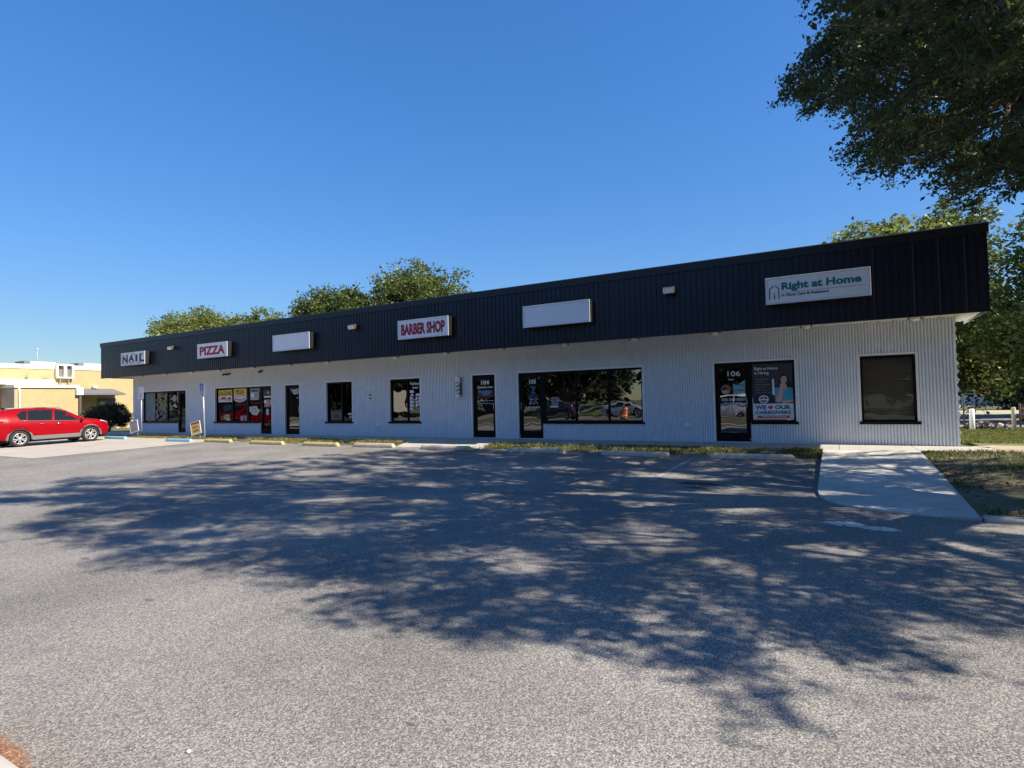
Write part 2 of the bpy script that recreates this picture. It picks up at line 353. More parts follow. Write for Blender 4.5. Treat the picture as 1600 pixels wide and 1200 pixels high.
101,-232,185,43,166,-95,220,38,184,-48,131,39,90,-228,227,38,179,-99,184,38,159,-175,193,43,-29,-213,161,31,13,-249,123,31,176,-64,182,40,100,-241,145,34,
217,-91,110,32,-6,-231,186,33,87,-66,84,40,140,-108,224,39,197,-65,175,31,65,-168,191,38,110,-165,101,44,24,-237,146,46,159,-159,225,40,32,-233,125,43,
59,-114,140,42,131,-54,97,46,89,-224,149,36,89,-142,253,35,41,-163,262,41,206,-58,162,48,37,-228,200,46,-39,-213,181,37,109,-55,176,31,154,-77,132,37,
177,-134,180,34,171,-51,133,33,101,-210,153,33,138,-151,104,48,120,-31,136,41,138,-172,99,34,75,-109,134,46,111,-195,248,43,129,-177,155,46,144,-124,147,41,
218,-118,193,34,192,-107,183,40,149,-226,104,34,139,-44,138,47,62,-46,230,46,92,-257,141,41,12,-221,168,38,80,-87,200,35,69,-82,238,40,116,-66,148,48,
74,-123,111,43,-6,-114,249,38,134,-147,249,32,138,-137,198,32,167,-147,152,36,183,-154,89,32,140,-252,163,36,152,-229,190,38,122,-232,202,44,204,-134,156,31,
41,-82,251,37,193,-118,109,44,-22,-210,170,39,107,-129,248,31,62,-169,94,44,204,-207,144,43,169,-188,179,35,182,-202,179,31,205,-120,92,34,110,-177,187,40,
90,-101,108,36,88,-98,251,31,201,-131,171,41,105,-152,139,48,140,-69,182,41,209,-203,183,43,161,-126,228,33,18,-173,251,46,31,-189,193,43,53,-87,215,36,
157,-140,134,33,70,-151,199,31,142,-99,160,33,193,-51,158,31,-41,-231,202,38,96,-132,195,43,171,-200,111,43,62,-242,100,37,112,-41,87,39,12,-240,103,42,
175,-230,195,38,115,-242,185,31,3,-144,253,43,204,-151,192,46,156,-91,107,38,22,-212,245,32,-20,-238,171,35,97,-83,206,45,49,-67,248,34,222,-156,142,48,
148,-88,216,46,207,-184,153,35,206,-137,187,42,20,-169,213,40,-5,-172,227,38,120,-155,182,45,62,-109,252,37,175,-82,214,38,36,-172,198,36,79,-173,124,47,
32,-133,229,37,121,-162,160,37,189,-68,123,35,65,-93,97,38,23,-151,255,48,-10,-220,209,34,146,-216,218,31,87,-239,121,41,87,-248,85,31,1,-206,148,44,
94,-234,211,36,229,-138,182,47,149,-194,175,44,13,-95,224,48,-71,-225,195,35,-65,-190,216,41,147,-136,214,46,125,-72,203,34,140,-237,210,44,36,-179,184,31,
117,-92,249,38,150,-204,102,47,221,-189,155,43,188,-219,128,41,164,-49,199,31,119,-190,155,32,181,-115,84,35,65,-104,218,39,25,-213,81,31,72,-97,228,32,
162,-202,85,44,126,-38,121,33,129,-161,173,39,133,-76,217,32,120,-135,124,38,65,-239,209,47,23,-153,103,48,187,-173,163,36,20,-111,214,44,85,-211,154,37,
152,-123,236,45,-75,-225,185,31,69,-50,188,44,120,-237,178,39,150,-217,209,40,155,-231,138,40,101,-248,217,42,200,-196,186,40,75,-50,206,32,138,-142,231,47,
165,-169,124,41,160,-89,152,44,168,-125,100,40,171,-80,82,31,29,-186,230,34,73,-166,101,44,52,-210,223,35,86,-39,145,38,41,-151,258,41,121,-222,122,32,
14,-58,229,38,66,-256,113,38,3,-230,152,41,12,-126,187,40,168,-213,194,46,144,-204,177,31,61,-151,86,34,118,-88,120,34,152,-216,172,32,127,-50,166,44,
209,-69,151,33,124,-188,218,32,96,-219,101,35,78,-173,182,33,80,-180,97,42,91,-135,210,40,124,-61,233,39,102,-138,175,37,110,-212,203,32,106,-145,113,44,
151,-182,151,44,59,-71,100,41,150,-26,165,39,162,-207,222,47,189,-138,85,45,27,-66,140,47,120,-193,168,42,99,-250,106,39,103,-187,80,41,-20,-205,210,41,
36,-77,237,42,153,-110,225,35,56,-80,131,43,71,-76,120,48,226,-163,134,43,154,-123,193,44,111,-240,93,38,214,-146,161,36,94,-97,241,39,96,-38,144,39,
237,-136,162,41,5,-131,135,43,183,-117,225,34,144,-82,95,48,26,-135,177,36,8,-99,216,41,162,-55,206,42,184,-87,159,31,170,-41,146,31,229,-120,154,32,
129,-181,188,38,103,-87,236,31,184,-139,113,30,199,-211,108,31,63,-172,152,42,-15,-124,239,33,72,-148,234,46,87,-187,160,42,-67,-206,196,41,153,-39,165,34,
159,-110,189,46,103,-67,199,45,203,-107,177,45,179,-218,96,36,98,-237,129,35,114,-178,219,34,112,-114,222,38,83,-178,256,48,198,-49,166,46,181,-102,152,34,
19,-97,255,34,44,-81,217,48,60,-232,158,39,30,-197,253,33,77,-125,171,44,80,-255,124,47,74,-109,189,42,150,-217,124,47,77,-207,149,33,46,-224,194,31,
23,-194,124,31,47,-157,103,32,12,-156,259,47,139,-210,117,45,144,-210,153,46,10,-125,247,31,69,-208,169,42,140,-70,157,34,205,-68,114,45,-42,-184,215,47,
213,-107,192,38,28,-158,217,41,87,-119,167,30,96,-129,132,31,139,-166,136,43,146,-101,236,43,60,-81,115,34,35,-52,130,37,12,-211,172,32,78,-196,217,37,
114,-94,135,45,137,-183,234,38,124,-65,172,45,202,-137,209,30,-26,-194,241,34,51,-48,208,39,86,-181,169,35,47,-233,167,41,187,-229,126,41,61,-105,125,38,
-8,-185,216,31,111,-73,215,40,35,-166,136,36,166,-41,178,40,151,-71,223,37,57,-93,123,35,199,-126,131,46,147,-65,104,33,206,-110,159,47,73,-69,83,45,
111,-220,194,46,46,-156,247,36,10,-134,225,31,184,-199,119,39,115,-148,117,36,108,-213,91,43,119,-55,178,37,117,-167,219,31,30,-159,111,42,88,-170,107,48,
127,-106,93,30,134,-192,179,37,130,-207,177,48,212,-166,164,38,193,-98,142,44,100,-234,219,31,18,-200,133,40,90,-83,131,48,152,-173,221,33,147,-158,195,38,
101,-133,213,33,170,-63,128,40,161,-30,120,34,28,-207,215,37,218,-205,160,48,45,-212,249,46,136,-222,219,35,222,-95,181,34,155,-118,132,33,4,-173,240,30,
38,-208,206,42,125,-138,86,36,102,-97,127,46,151,-186,85,34,163,-47,91,42,239,-134,151,40,80,-132,103,47,138,-172,215,47,126,-70,128,37,114,-141,253,42,
149,-246,183,32,0,-210,212,39,120,-25,123,38,13,-116,251,41,9,-246,112,44,141,-62,129,47,95,-56,226,31,100,-57,215,42,169,-198,164,32,199,-158,178,42,
185,-226,104,43,31,-194,219,45,47,-122,189,44,145,-42,207,39,165,-50,104,45,80,-231,133,41,106,-231,134,30,177,-202,168,35,117,-244,113,43,75,-249,92,33,
83,-83,220,42,178,-103,98,34,155,-162,243,40,166,-224,139,43,79,-172,111,44,183,-104,138,36,62,-126,179,39,-43,-245,137,40,171,-178,205,44,186,-121,91,35,
179,-192,178,31,40,-106,232,35,91,-72,118,32,16,-192,226,47,162,-54,139,47,69,-246,202,36,100,-176,179,38,94,-190,239,42,-32,-212,191,45,98,-241,86,41,
180,-189,146,42,222,-146,135,33,75,-228,174,30,111,-234,196,31,217,-183,120,32,130,-109,193,40,9,-188,198,44,84,-220,229,40,225,-97,126,35,49,-60,142,42,
26,-200,171,35,232,-129,155,44,-23,-237,161,33,142,-205,144,47,95,-161,89,42,0,-73,217,41,70,-164,124,40,20,-140,163,31,-39,-203,189,32,184,-138,142,38,
61,-108,167,41,112,-205,161,44,42,-191,118,36,111,-232,153,45,46,-69,135,43,35,-56,236,39,-1,-205,227,46,105,-36,203,32,-3,-152,251,45,165,-183,140,42,
95,-222,109,35,147,-134,80,35,135,-57,121,30,167,-172,229,39,148,-146,107,34,75,-234,81,46,118,-58,106,43,43,-185,187,43,82,-201,231,36,156,-213,103,42,
171,-156,207,32,204,-183,112,33,57,-201,170,30,166,-125,111,35,117,-213,235,42,37,-119,227,37,183,-172,123,37,86,-224,80,38,81,-87,87,46,78,-241,185,39,
123,-232,80,30,142,-172,162,36,179,-170,210,37,14,-212,157,34,-3,-217,169,36,106,-116,123,44,180,-194,204,44,18,-92,189,37,92,-228,181,42,123,-103,132,37,
39,-163,100,33,140,-132,238,34,0,-72,208,48,50,-230,120,37,29,-53,230,41,-19,-218,205,38,151,-119,226,35,191,-143,100,34,217,-126,167,34,193,-162,169,35,
193,-183,117,47,132,-89,159,36,7,-52,230,40,58,-41,218,35,169,-169,112,39,-12,-209,233,38,119,-114,209,45,5,-48,185,30,64,-197,230,36,46,-59,132,32,
158,-115,240,47,73,-160,234,38,125,-131,167,46,127,-191,132,47,38,-245,87,44,106,-86,175,39,-36,-193,216,46,163,-46,187,41,37,-209,246,35,89,-209,206,39,
72,-214,112,36,168,-92,131,37,53,-168,258,31,100,-186,144,42,43,-107,209,34,56,-126,91,47,212,-190,137,44,176,-65,171,46,211,-96,185,46,196,-216,143,44,
120,-106,120,44,118,-125,195,48,92,-59,141,34,134,-113,244,40,122,-131,248,35,53,-90,225,44,174,-192,99,45,87,-41,112,37,137,-169,172,36,212,-99,164,35,
67,-78,103,42,211,-151,126,38,-17,-231,223,30,100,-178,252,41,101,-144,188,37,227,-138,150,38,15,-48,184,41,148,-180,135,46,101,-204,219,44,19,-126,212,43,
8,-194,211,44,146,-102,170,30,195,-150,113,37,161,-70,111,47,5,-248,174,35,150,-61,214,39,-60,-214,188,44,156,-33,134,45,161,-196,217,38,83,-45,168,42,
132,-223,203,47,168,-171,148,33,120,-117,252,43,84,-230,218,43,118,-59,199,43,43,-166,89,44,162,-201,110,43,3,-175,218,38,10,-144,149,37,176,-87,223,30,
188,-167,206,34,-45,-189,237,46,-23,-147,247,42,-51,-180,220,47,38,-112,250,37,190,-233,169,32,46,-93,254,44,31,-182,95,40,38,-59,203,46,48,-125,260,44,
146,-116,123,46,67,-127,168,47,130,-186,82,30,132,-256,123,37,183,-65,98,35,174,-202,146,42,174,-225,152,31,8,-58,219,46,122,-85,192,33,48,-70,104,47,
7,-169,129,46,130,-230,191,34,182,-176,196,43,91,-205,241,45,229,-182,129,31,156,-147,243,43,39,-64,225,37,25,-210,133,43,195,-188,128,42,48,-73,167,47,
201,-197,166,44,223,-160,102,31,161,-194,163,42,180,-208,215,44,184,-195,170,42,173,-177,167,40,113,-175,128,47,147,-40,187,33,-63,-228,172,32,77,-242,170,36,
149,-175,170,33,22,-172,175,37,115,-218,141,40,111,-226,214,44,-34,-137,241,39,135,-62,161,41,68,-220,147,38,-38,-235,158,31,63,-213,233,32,-56,-230,191,45,
140,-202,229,44,121,-35,149,35,121,-247,213,40,222,-147,173,47,87,-45,228,43,33,-68,158,31,103,-186,94,41,56,-194,97,37,196,-95,106,31,28,-40,166,37,
193,-172,134,38,143,-227,211,48,170,-121,189,40,136,-128,165,42,35,-92,253,37,8,-154,219,34,48,-184,135,42,185,-159,223,40,58,-168,242,44,161,-143,163,30,
-26,-223,173,37,129,-192,237,44,141,-197,84,36,100,-254,210,47,234,-132,123,41,159,-89,179,41,22,-182,102,47,4,-220,232,33,84,-80,82,36,201,-157,89,41,
55,-212,118,39,161,-243,177,45,112,-163,91,32,200,-175,183,40,146,-251,138,46,48,-196,198,33,71,-63,155,43,173,-147,141,40,200,-192,92,41,-27,-209,226,45,
17,-49,234,37,170,-73,121,39,61,-115,156,40,149,-54,191,42,118,-82,137,33,26,-173,234,38,139,-65,140,37,85,-157,180,32,192,-161,183,37,61,-152,104,33,
122,-123,216,41,63,-190,253,36,92,-155,142,42,67,-189,149,45,113,-80,162,41,199,-165,84,32,100,-204,243,39,119,-157,215,47,0,-205,195,33,141,-72,81,31,
156,-183,168,47,217,-112,137,39,179,-203,90,38,41,-95,196,47,153,-63,113,31,39,-166,121,31,60,-51,156,46,160,-73,218,48,40,-230,230,37,60,-140,260,35,
189,-147,143,35,94,-45,202,41,75,-210,223,47,197,-63,108,30,25,-225,238,42,182,-34,147,48,115,-238,169,48,58,-90,107,35,111,-134,162,34,217,-85,154,47,
143,-166,227,44,94,-156,224,46,211,-116,113,33,145,-67,91,39,102,-247,136,46,119,-117,89,32,56,-86,202,42,174,-97,169,39,176,-163,92,45,37,-156,239,35,
97,-67,102,31,-4,-156,212,47,12,-102,152,35,209,-130,85,40,103,-85,247,42,212,-87,136,45,214,-154,90,40,-10,-192,232,41,44,-165,189,30,86,-88,228,45,
31,-77,139,40,2,-87,213,43,35,-177,143,44,64,-212,151,37,125,-178,116,40,72,-83,165,34,104,-45,150,40,46,-90,171,41,204,-141,93,31,26,-224,157,39,
2,-104,199,42,80,-234,199,30,63,-140,193,45,153,-108,162,38,148,-93,177,31,204,-106,206,46,188,-230,186,46,63,-167,161,30,27,-203,155,32,-31,-179,218,43,
87,-122,255,36,114,-162,227,42,7,-128,259,31,124,-114,100,32,63,-194,114,39,135,-58,175,38,93,-161,212,33,193,-184,196,34,150,-74,85,47,156,-58,124,42,
-38,-224,160,30,104,-237,159,38,29,-99,190,33,102,-56,124,39,15,-162,182,30,89,-244,215,39,163,-189,120,36,129,-199,97,41,89,-170,183,35,203,-227,139,48,
139,-123,213,40,41,-248,198,47,176,-170,87,47,212,-165,194,38,31,-177,204,43,107,-154,193,39,9,-197,223,36,119,-183,226,35,81,-165,215,38,175,-228,120,35,
148,-132,123,34,185,-212,152,46,65,-129,94,42,222,-103,151,35,76,-162,144,41,101,-225,118,34,159,-150,88,43,167,-150,97,37,135,-218,98,46,33,-108,210,36,
-12,-205,220,45,5,-183,250,41,102,-183,196,32,148,-50,156,31,78,-168,250,45,81,-117,150,43,60,-164,233,45,116,-146,211,41,105,-156,257,31,230,-93,143,45,
29,-145,200,45,52,-204,182,38,178,-157,101,33,76,-253,114,40,148,-148,177,42,30,-165,160,46,122,-151,203,37,192,-110,149,31,92,-76,163,34,69,-118,178,41,
51,-61,195,44,1,-251,123,44,58,-249,147,43,202,-169,161,32,124,-80,120,45,147,-167,118,43,143,-186,146,43,59,-86,231,35,166,-171,212,31,53,-84,251,37,
25,-150,208,48,-9,-184,202,31,150,-197,210,34,198,-92,87,42,184,-60,161,31,109,-207,101,45,161,-154,125,36,68,-157,207,37,152,-178,207,34,142,-175,126,42,
100,-75,241,40,140,-142,128,43,67,-184,241,32,209,-176,115,42,184,-221,177,38,16,-249,173,43,29,-161,177,41,82,-101,227,36,20,-148,218,37,101,-119,212,38,
136,-64,114,45,77,-247,102,30,175,-165,172,31,99,-115,226,31,74,-161,190,42,15,-193,169,37,172,-234,153,41,55,-184,96,44,-6,-166,215,40,98,-170,116,37,
186,-73,191,40,131,-142,102,34,169,-67,87,31,93,-197,137,37,38,-176,128,30,106,-69,185,39,112,-196,219,47,90,-90,100,35,21,-118,255,37,162,-86,227,35,
-11,-212,156,45,183,-92,89,39,3,-223,186,32,162,-133,157,40,121,-236,121,31,153,-79,121,42,48,-233,97,40,125,-60,91,44,127,-89,173,33,165,-34,129,41,
184,-117,166,48,127,-59,132,35,67,-232,117,34,59,-69,233,45,122,-144,144,33,78,-197,206,37,19,-227,92,46,53,-204,100,37,-56,-214,201,34,25,-227,176,42,
110,-100,86,45,53,-47,132,43,97,-214,206,31,63,-59,175,44,16,-225,158,38,33,-98,111,34,216,-137,194,31,147,-239,126,37,85,-234,176,42,137,-33,159,45,
108,-248,128,38,76,-68,97,37,30,-220,116,40,140,-57,201,42,19,-155,243,47,135,-56,219,34,13,-210,141,37,40,-174,207,35,100,-155,249,33,42,-107,260,30,
120,-65,193,44,113,-103,103,41,7,-124,198,42,176,-154,221,43,54,-36,225,32,204,-88,98,39,85,-183,90,36,168,-141,82,32,214,-213,151,41,214,-145,201,36,
170,-50,153,48,54,-246,213,39,62,-90,83,37,201,-168,173,43,169,-142,220,31,13,-197,112,41,68,-189,182,41,130,-236,141,38,14,-227,100,45,61,-192,143,32,
49,-159,145,40,35,-214,236,37,156,-42,149,39,179,-221,145,36,92,-134,234,40,145,-177,113,30,41,-110,185,35,156,-247,167,40,49,-40,184,47,190,-81,104,40,
43,-118,95,46,76,-93,189,34,163,-66,206,32,157,-158,204,40,66,-99,134,37,89,-179,237,37,79,-188,150,34,1,-91,194,34,14,-235,164,35,156,-68,156,37,
52,-192,155,32,196,-126,140,37,177,-226,168,36,91,-229,165,42,87,-60,235,42,170,-197,125,44,97,-218,81,36,41,-246,128,46,208,-107,147,41,44,-196,169,32,
16,-60,149,46,98,-171,90,38,134,-210,89,44,-32,-208,205,30,18,-251,104,35,140,-228,163,41,170,-88,209,35,59,-65,128,42,196,-74,99,44,44,-237,193,44,
-39,-200,224,38,104,-104,191,39,78,-194,243,33,-15,-183,234,31,23,-66,188,40,181,-182,88,33,137,-137,90,47,167,-100,150,32,153,-231,97,37,40,-218,217,43,
47,-68,123,41,9,-90,165,37,43,-49,127,26,18,-86,179,35,73,-39,173,25,42,-94,113,42,7,-132,118,24,46,-109,116,30,19,-74,154,27,54,-100,124,34,
67,-50,166,36,50,-95,159,29,15,-131,100,29,51,-111,126,36,43,-142,108,33,37,-146,128,37,39,-79,163,40,17,-87,127,33,40,-158,116,38,20,-68,136,33,
31,-109,138,39,50,-121,114,32,31,-170,97,32,20,-106,120,40,53,-90,135,31,5,-100,133,28,38,-91,103,33,35,-84,122,40,15,-152,99,39,54,-59,124,40,
40,-120,113,33,25,-66,171,31,5,-43,174,34,42,-85,149,39,28,-56,159,29,42,-55,152,31,12,-49,173,32,45,-41,129,35,4,-88,160,31,22,-149,117,42,
10,-206,79,33,20,-60,139,37,48,-64,97,26,23,-98,143,32,46,-130,90,37,19,-146,94,28,30,-104,116,25,29,-89,167,28,43,-89,142,40,42,-44,137,30,
13,-170,122,32,16,-73,117,40,22,-70,130,26,28,-73,181,26,7,-84,144,31,49,-121,99,40,45,-51,159,26,61,-79,107,41,19,-89,158,41,46,-94,150,26,
27,-114,157,30,58,-39,119,31,-5,-79,150,39,72,-41,139,24,29,-107,101,35,32,-152,104,37,49,-123,124,28,19,-68,144,36,48,-137,98,38,34,-38,147,26,
64,-61,146,31,27,-129,135,33,31,-87,117,40,43,-74,100,27,47,-120,137,33,-5,-41,166,28,28,-144,137,38,26,-139,96,35,4,-74,190,38,52,-48,152,36,
-1,-168,134,27,46,-48,145,38,48,-138,113,28,19,-43,186,38,56,-79,100,37,52,-53,121,36,22,-148,110,37,64,-51,176,36,38,-177,98,35,-3,-66,156,27,
49,-57,181,40,15,-86,150,34,10,-116,127,32,24,-129,148,36,21,-211,88,25,40,-127,93,34,5,-160,108,29,7,-161,130,34,41,-67,156,34,38,-72,138,33,
44,-45,188,35,9,-68,171,34,-8,-72,160,33,19,-44,195,27,11,-61,128,30,7,-138,135,32,29,-42,189,31,63,-75,161,26,62,-45,183,36,58,-55,183,26,
15,-49,161,31,53,-52,160,27,36,-60,150,40,31,-95,168,34,18,-125,140,33,21,-118,144,28,35,-142,110,27,37,-138,84,28,-1,-116,130,34,58,-89,128,29,
40,-71,163,38,14,-142,133,39,-2,-101,140,25,35,-149,114,31,13,-171,89,38,62,-79,139,41,33,-99,153,34,42,-47,153,35,11,-214,93,40,21,-71,167,37,
41,-114,107,42,32,-96,137,36,28,-57,193,24,52,-41,125,35,40,-97,145,25,55,-109,146,35,15,-49,151,25,13,-157,94,27,18,-97,150,34,17,-44,168,40,
28,-54,136,36,18,-82,120,34,11,-228,87,32,32,-82,167,38,21,-79,131,31,21,-142,119,29,68,-47,120,34,-1,-46,160,28,71,-40,128,25,48,-138,89,41,
26,-72,157,35,42,-88,135,40,30,-144,92,40,5,-91,140,34,31,-124,122,26,12,-67,124,36,36,-181,83,34,27,-83,159,27,58,-40,151,29,-3,-61,199,25,
10,-79,119,29,50,-43,145,39,47,-74,175,33,10,-179,121,36,34,-129,113,36,55,-65,108,25,35,-75,120,33,24,-203,97,39,14,-191,110,32,31,-148,87,26,
50,-102,141,39,51,-119,105,30,63,-64,113,36,10,-58,174,29,46,-96,101,40,29,-167,104,27,57,-90,97,38,46,-150,121,39,-2,-106,149,26,43,-82,172,41,
47,-104,129,27,32,-92,144,32,25,-81,125,25,12,-43,187,36,12,-179,81,33,11,-87,159,40,10,-204,99,27,27,-51,195,25,44,-86,108,27,20,-40,130,29,
58,-61,152,32,56,-103,133,36,23,-189,106,35,20,-74,184,30,24,-50,145,28,41,-126,109,42,61,-87,157,28,54,-50,142,33,35,-121,98,25,49,-47,169,30,
23,-86,116,25,35,-63,179,41,43,-109,154,38,16,-120,152,26,45,-56,138,30,14,-109,141,26,7,-96,148,26,51,-105,153,34,47,-54,117,42,22,-38,169,31,
28,-114,101,40,34,-49,138,39,44,-78,118,39,34,-120,130,24,63,-62,138,38,54,-94,152,28,11,-150,124,37,34,-136,140,26,27,-149,125,41,16,-76,161,34,
13,-162,116,28,13,-128,131,31,27,-169,86,27,20,-76,124,30,-7,-89,146,40,15,-66,187,25,29,-86,136,29,25,-43,121,26,39,-171,83,25,39,-130,141,40,
27,-208,87,28,26,-51,179,27,-10,-104,142,24,39,-176,106,32,18,-154,89,36,25,-91,110,42,22,-133,133,34,11,-87,178,39,32,-121,147,31,35,-81,156,40,
-3,-46,171,35,24,-115,115,29,51,-55,111,38,32,-76,161,40,34,-81,115,27,12,-57,192,39,-4,-174,104,28,53,-95,104,39,32,-112,107,36,37,-89,153,41,
63,-79,153,26,33,-88,161,33,22,-125,132,39,17,-74,136,31,40,-114,123,37,35,-39,139,29,-3,-78,142,26,16,-125,110,42,27,-50,169,31,54,-77,169,25,
57,-50,170,26,39,-73,178,28,26,-170,77,25,16,-200,85,36,17,-49,191,35,-3,-95,136,26,25,-119,106,29,11,-181,90,26,50,-45,179,31,44,-116,117,31,
63,-55,120,28,70,-44,108,30,56,-44,177,24,19,-172,88,27,18,-106,165,37,41,-120,128,40,43,-141,85,29,54,-112,120,29,62,-71,154,24,9,-68,193,33,
21,-137,126,31,22,-54,163,34,53,-88,159,39,26,-60,184,32,14,-103,170,29,45,-127,97,37,38,-150,108,27,43,-95,159,26,17,-176,110,28,55,-72,110,39,
47,-43,119,31,8,-108,154,35,53,-74,149,25,7,-194,92,31,6,-77,142,25,43,-106,138,31,39,-106,119,37,48,-39,174,26,48,-133,83,24,23,-91,173,41,
20,-181,82,34,4,-53,180,38,64,-46,152,31,24,-131,102,37,8,-77,164,40,23,-200,89,40,58,-50,114,34,1,-115,137,41,32,-66,185,39,36,-167,109,29,
31,-79,132,33,9,-124,143,32,34,-58,187,39,9,-108,161,40,9,-113,141,25,33,-71,149,25,54,-74,142,41,37,-108,141,27,32,-160,103,26,25,-92,149,34,
8,-124,125,32,46,-62,104,40,11,-189,90,31,50,-82,110,25,45,-129,118,36,-1,-79,165,26,4,-73,152,38,11,-103,141,25,11,-108,128,40,-5,-60,161,37]
# ------------------------------------------------------------------ world, sun, camera
SUN = Vector((1.09, .06, 1.0)).normalized()
w = bpy.data.worlds.new('World'); scene.world = w; w.use_nodes = True
nt = w.node_tree
sky = nt.nodes.new('ShaderNodeTexSky'); sky.sky_type = 'NISHITA'; sky.sun_disc = False
sky.sun_elevation = math.asin(SUN.z); sky.sun_rotation = math.atan2(SUN.x, SUN.y)
sky.air_density = 1.0; sky.dust_density = .2; sky.ozone_density = 4.0; sky.altitude = 0
bw = nt.nodes.new('ShaderNodeRGBToBW'); nt.links.new(sky.outputs[0], bw.inputs[0])
ma = nt.nodes.new('ShaderNodeMath'); ma.operation = 'MULTIPLY_ADD'; ma.inputs[1].default_value = .30; ma.inputs[2].default_value = 1.0; nt.links.new(bw.outputs[0], ma.inputs[0])
dv = nt.nodes.new('ShaderNodeVectorMath'); dv.operation = 'DIVIDE'; nt.links.new(sky.outputs[0], dv.inputs[0]); nt.links.new(ma.outputs[0], dv.inputs[1])
hs = nt.nodes.new('ShaderNodeHueSaturation'); hs.inputs['Saturation'].default_value = 1.25; hs.inputs['Hue'].default_value = .506
nt.links.new(dv.outputs[0], hs.inputs['Color']); nt.links.new(hs.outputs[0], nt.nodes['Background'].inputs[0]); nt.nodes['Background'].inputs[1].default_value = .146
ld = bpy.data.lights.new('sun', 'SUN'); ld.energy = 4.5; ld.angle = math.radians(.5); ld.color = (1, .90, .77)
lo = bpy.data.objects.new('sun', ld); COL.objects.link(lo); lo.rotation_euler = SUN.to_track_quat('Z', 'Y').to_euler()
lo.location = SUN*60

cam = bpy.data.cameras.new('camera'); co = bpy.data.objects.new('camera', cam); COL.objects.link(co)
yaw, pitch, roll = .520329, .0281073, -.0225075
cam.sensor_width = 36; cam.lens = 36*878.07/1600; cam.clip_end = 3000; cam.clip_start = .05
fw = Vector((-math.sin(yaw)*math.cos(pitch), math.cos(yaw)*math.cos(pitch), math.sin(pitch)))
rt = Vector((math.cos(yaw), math.sin(yaw), 0)); up = rt.cross(fw)
r2 = rt*math.cos(roll)+up*math.sin(roll); u2 = up*math.cos(roll)-rt*math.sin(roll)
M = Matrix((r2, u2, -fw)).transposed().to_4x4(); M.translation = (0, -16.68, 1.30)
co.matrix_world = M; scene.camera = co
scene.view_settings.view_transform = 'Standard'; scene.view_settings.look = 'None'
scene.view_settings.exposure = 1.1; scene.view_settings.gamma = 1
scene.cycles.use_denoising = True
scene.cycles.max_bounces = 8; scene.cycles.transparent_max_bounces = 16
scene.cycles.sample_clamp_indirect = 4

# ------------------------------------------------------------------ palette
ASPH = asphalt_mat()
WALL = mat('painted_split_block', (.73, .77, .82), .8, var=.05, vscale=3.0, bump=.45, bscale=55)
TRIM = mat('painted_trim', (.76, .77, .79), .6, var=.05, vscale=5, bump=.2, bscale=40)
SOFF = mat('soffit_paint', (.70, .66, .58), .7, var=.06, vscale=2)
METAL = mat('black_ribbed_metal', (.011, .013, .024), .32, spec=.42, var=.25, vscale=1.3, bump=.05, bscale=3)
CAPM = mat('black_cap_metal', (.012, .012, .014), .4, spec=.5)
DARK = mat('dark_bronze_frame', (.005, .0045, .0045), .45, spec=.15)
SILLM = mat('black_sill', (.006, .006, .007), .5, spec=.15)
GLASS = glass_mat('tinted_glass', .30, .17); GLASS_DARK = glass_mat('dim_glass', .36, .012); GLASS_BLIND = glass_mat('clear_glass', .92, .02)
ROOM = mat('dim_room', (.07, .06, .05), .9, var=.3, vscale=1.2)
CONC = mat('concrete', (.42, .395, .34), .85, var=.13, vscale=1.7, bump=.25, bscale=90)
CONC2 = mat('walkway_concrete', (.47, .455, .41), .85, var=.17, vscale=2.3, bump=.25, bscale=90)
PADC = mat('pad_concrete', (.385, .35, .295), .85, var=.10, vscale=.9, bump=.2, bscale=90)
STOPG = mat('stop_concrete', (.52, .45, .35), .85, var=.22, vscale=9, bump=.4, bscale=70)
STOPY = mat('stop_yellow', (.50, .42, .19), .75, var=.22, vscale=9, bump=.3, bscale=70)
STOPP = mat('stop_pale_yellow', (.55, .46, .22), .75, var=.25, vscale=9, bump=.3, bscale=70)
STOPB = mat('stop_blue', (.23, .44, .58), .75, var=.3, vscale=12, bump=.3, bscale=70)
SOIL = mat('lawn_soil', (.10, .085, .045), .95, col2=(.045, .052, .018), vscale=.8, bump=.6, bscale=30)
GRND = mat('far_ground', (.11, .105, .055), .95, col2=(.06, .075, .025), vscale=.25, bump=.4, bscale=12)
SAND = mat('sandy_soil', (.36, .28, .20), .95, var=.2, vscale=4, bump=.6, bscale=40)
WHITE = mat('white_paint', (.78, .79, .80), .45)
OFFW = mat('sign_face', (.84, .86, .89), .35, spec=.4, var=.03, vscale=2)
ALU = mat('sign_frame', (.72, .75, .80), .35, metal=.0, spec=.6)
BLACK = mat('black_paint', (.012, .012, .012), .45)
GREYL = mat('grey_print', (.30, .31, .33), .5)
RED = mat('red_lettering', (.42, .012, .03), .5)
TEAL = mat('teal_lettering', (.0, .20, .20), .5)
NAVY = mat('navy_lettering', (.012, .03, .09), .5)
SILV = mat('silver_metal', (.55, .56, .58), .3, metal=.8)
GALV = mat('galvanised_post', (.50, .51, .52), .45, metal=.5)
LINE = mat('worn_line_paint', (.42, .42, .41), .8, col2=(.17, .165, .16), vscale=16)
LENS = mat('lamp_lens', (.85, .82, .74), .25, spec=.6)
LAMPB = mat('lamp_body', (.06, .055, .05), .5)
BARK = mat('bark', (.11, .085, .065), .9, var=.35, vscale=6, bump=.8, bscale=22, stretch=(1, 1, .25))

def T(x, y):
    """height of the finished ground"""
    if y < -24: return -.562
    if y < -2.7: return -.2 + .017*(y+2.7)
    if y < -1.45: return -.2 + (y+2.7)/1.25*.14
    if y < 7: return -.06
    if y < 25: return -.06 - (y-7)/18*.54
    return -.6

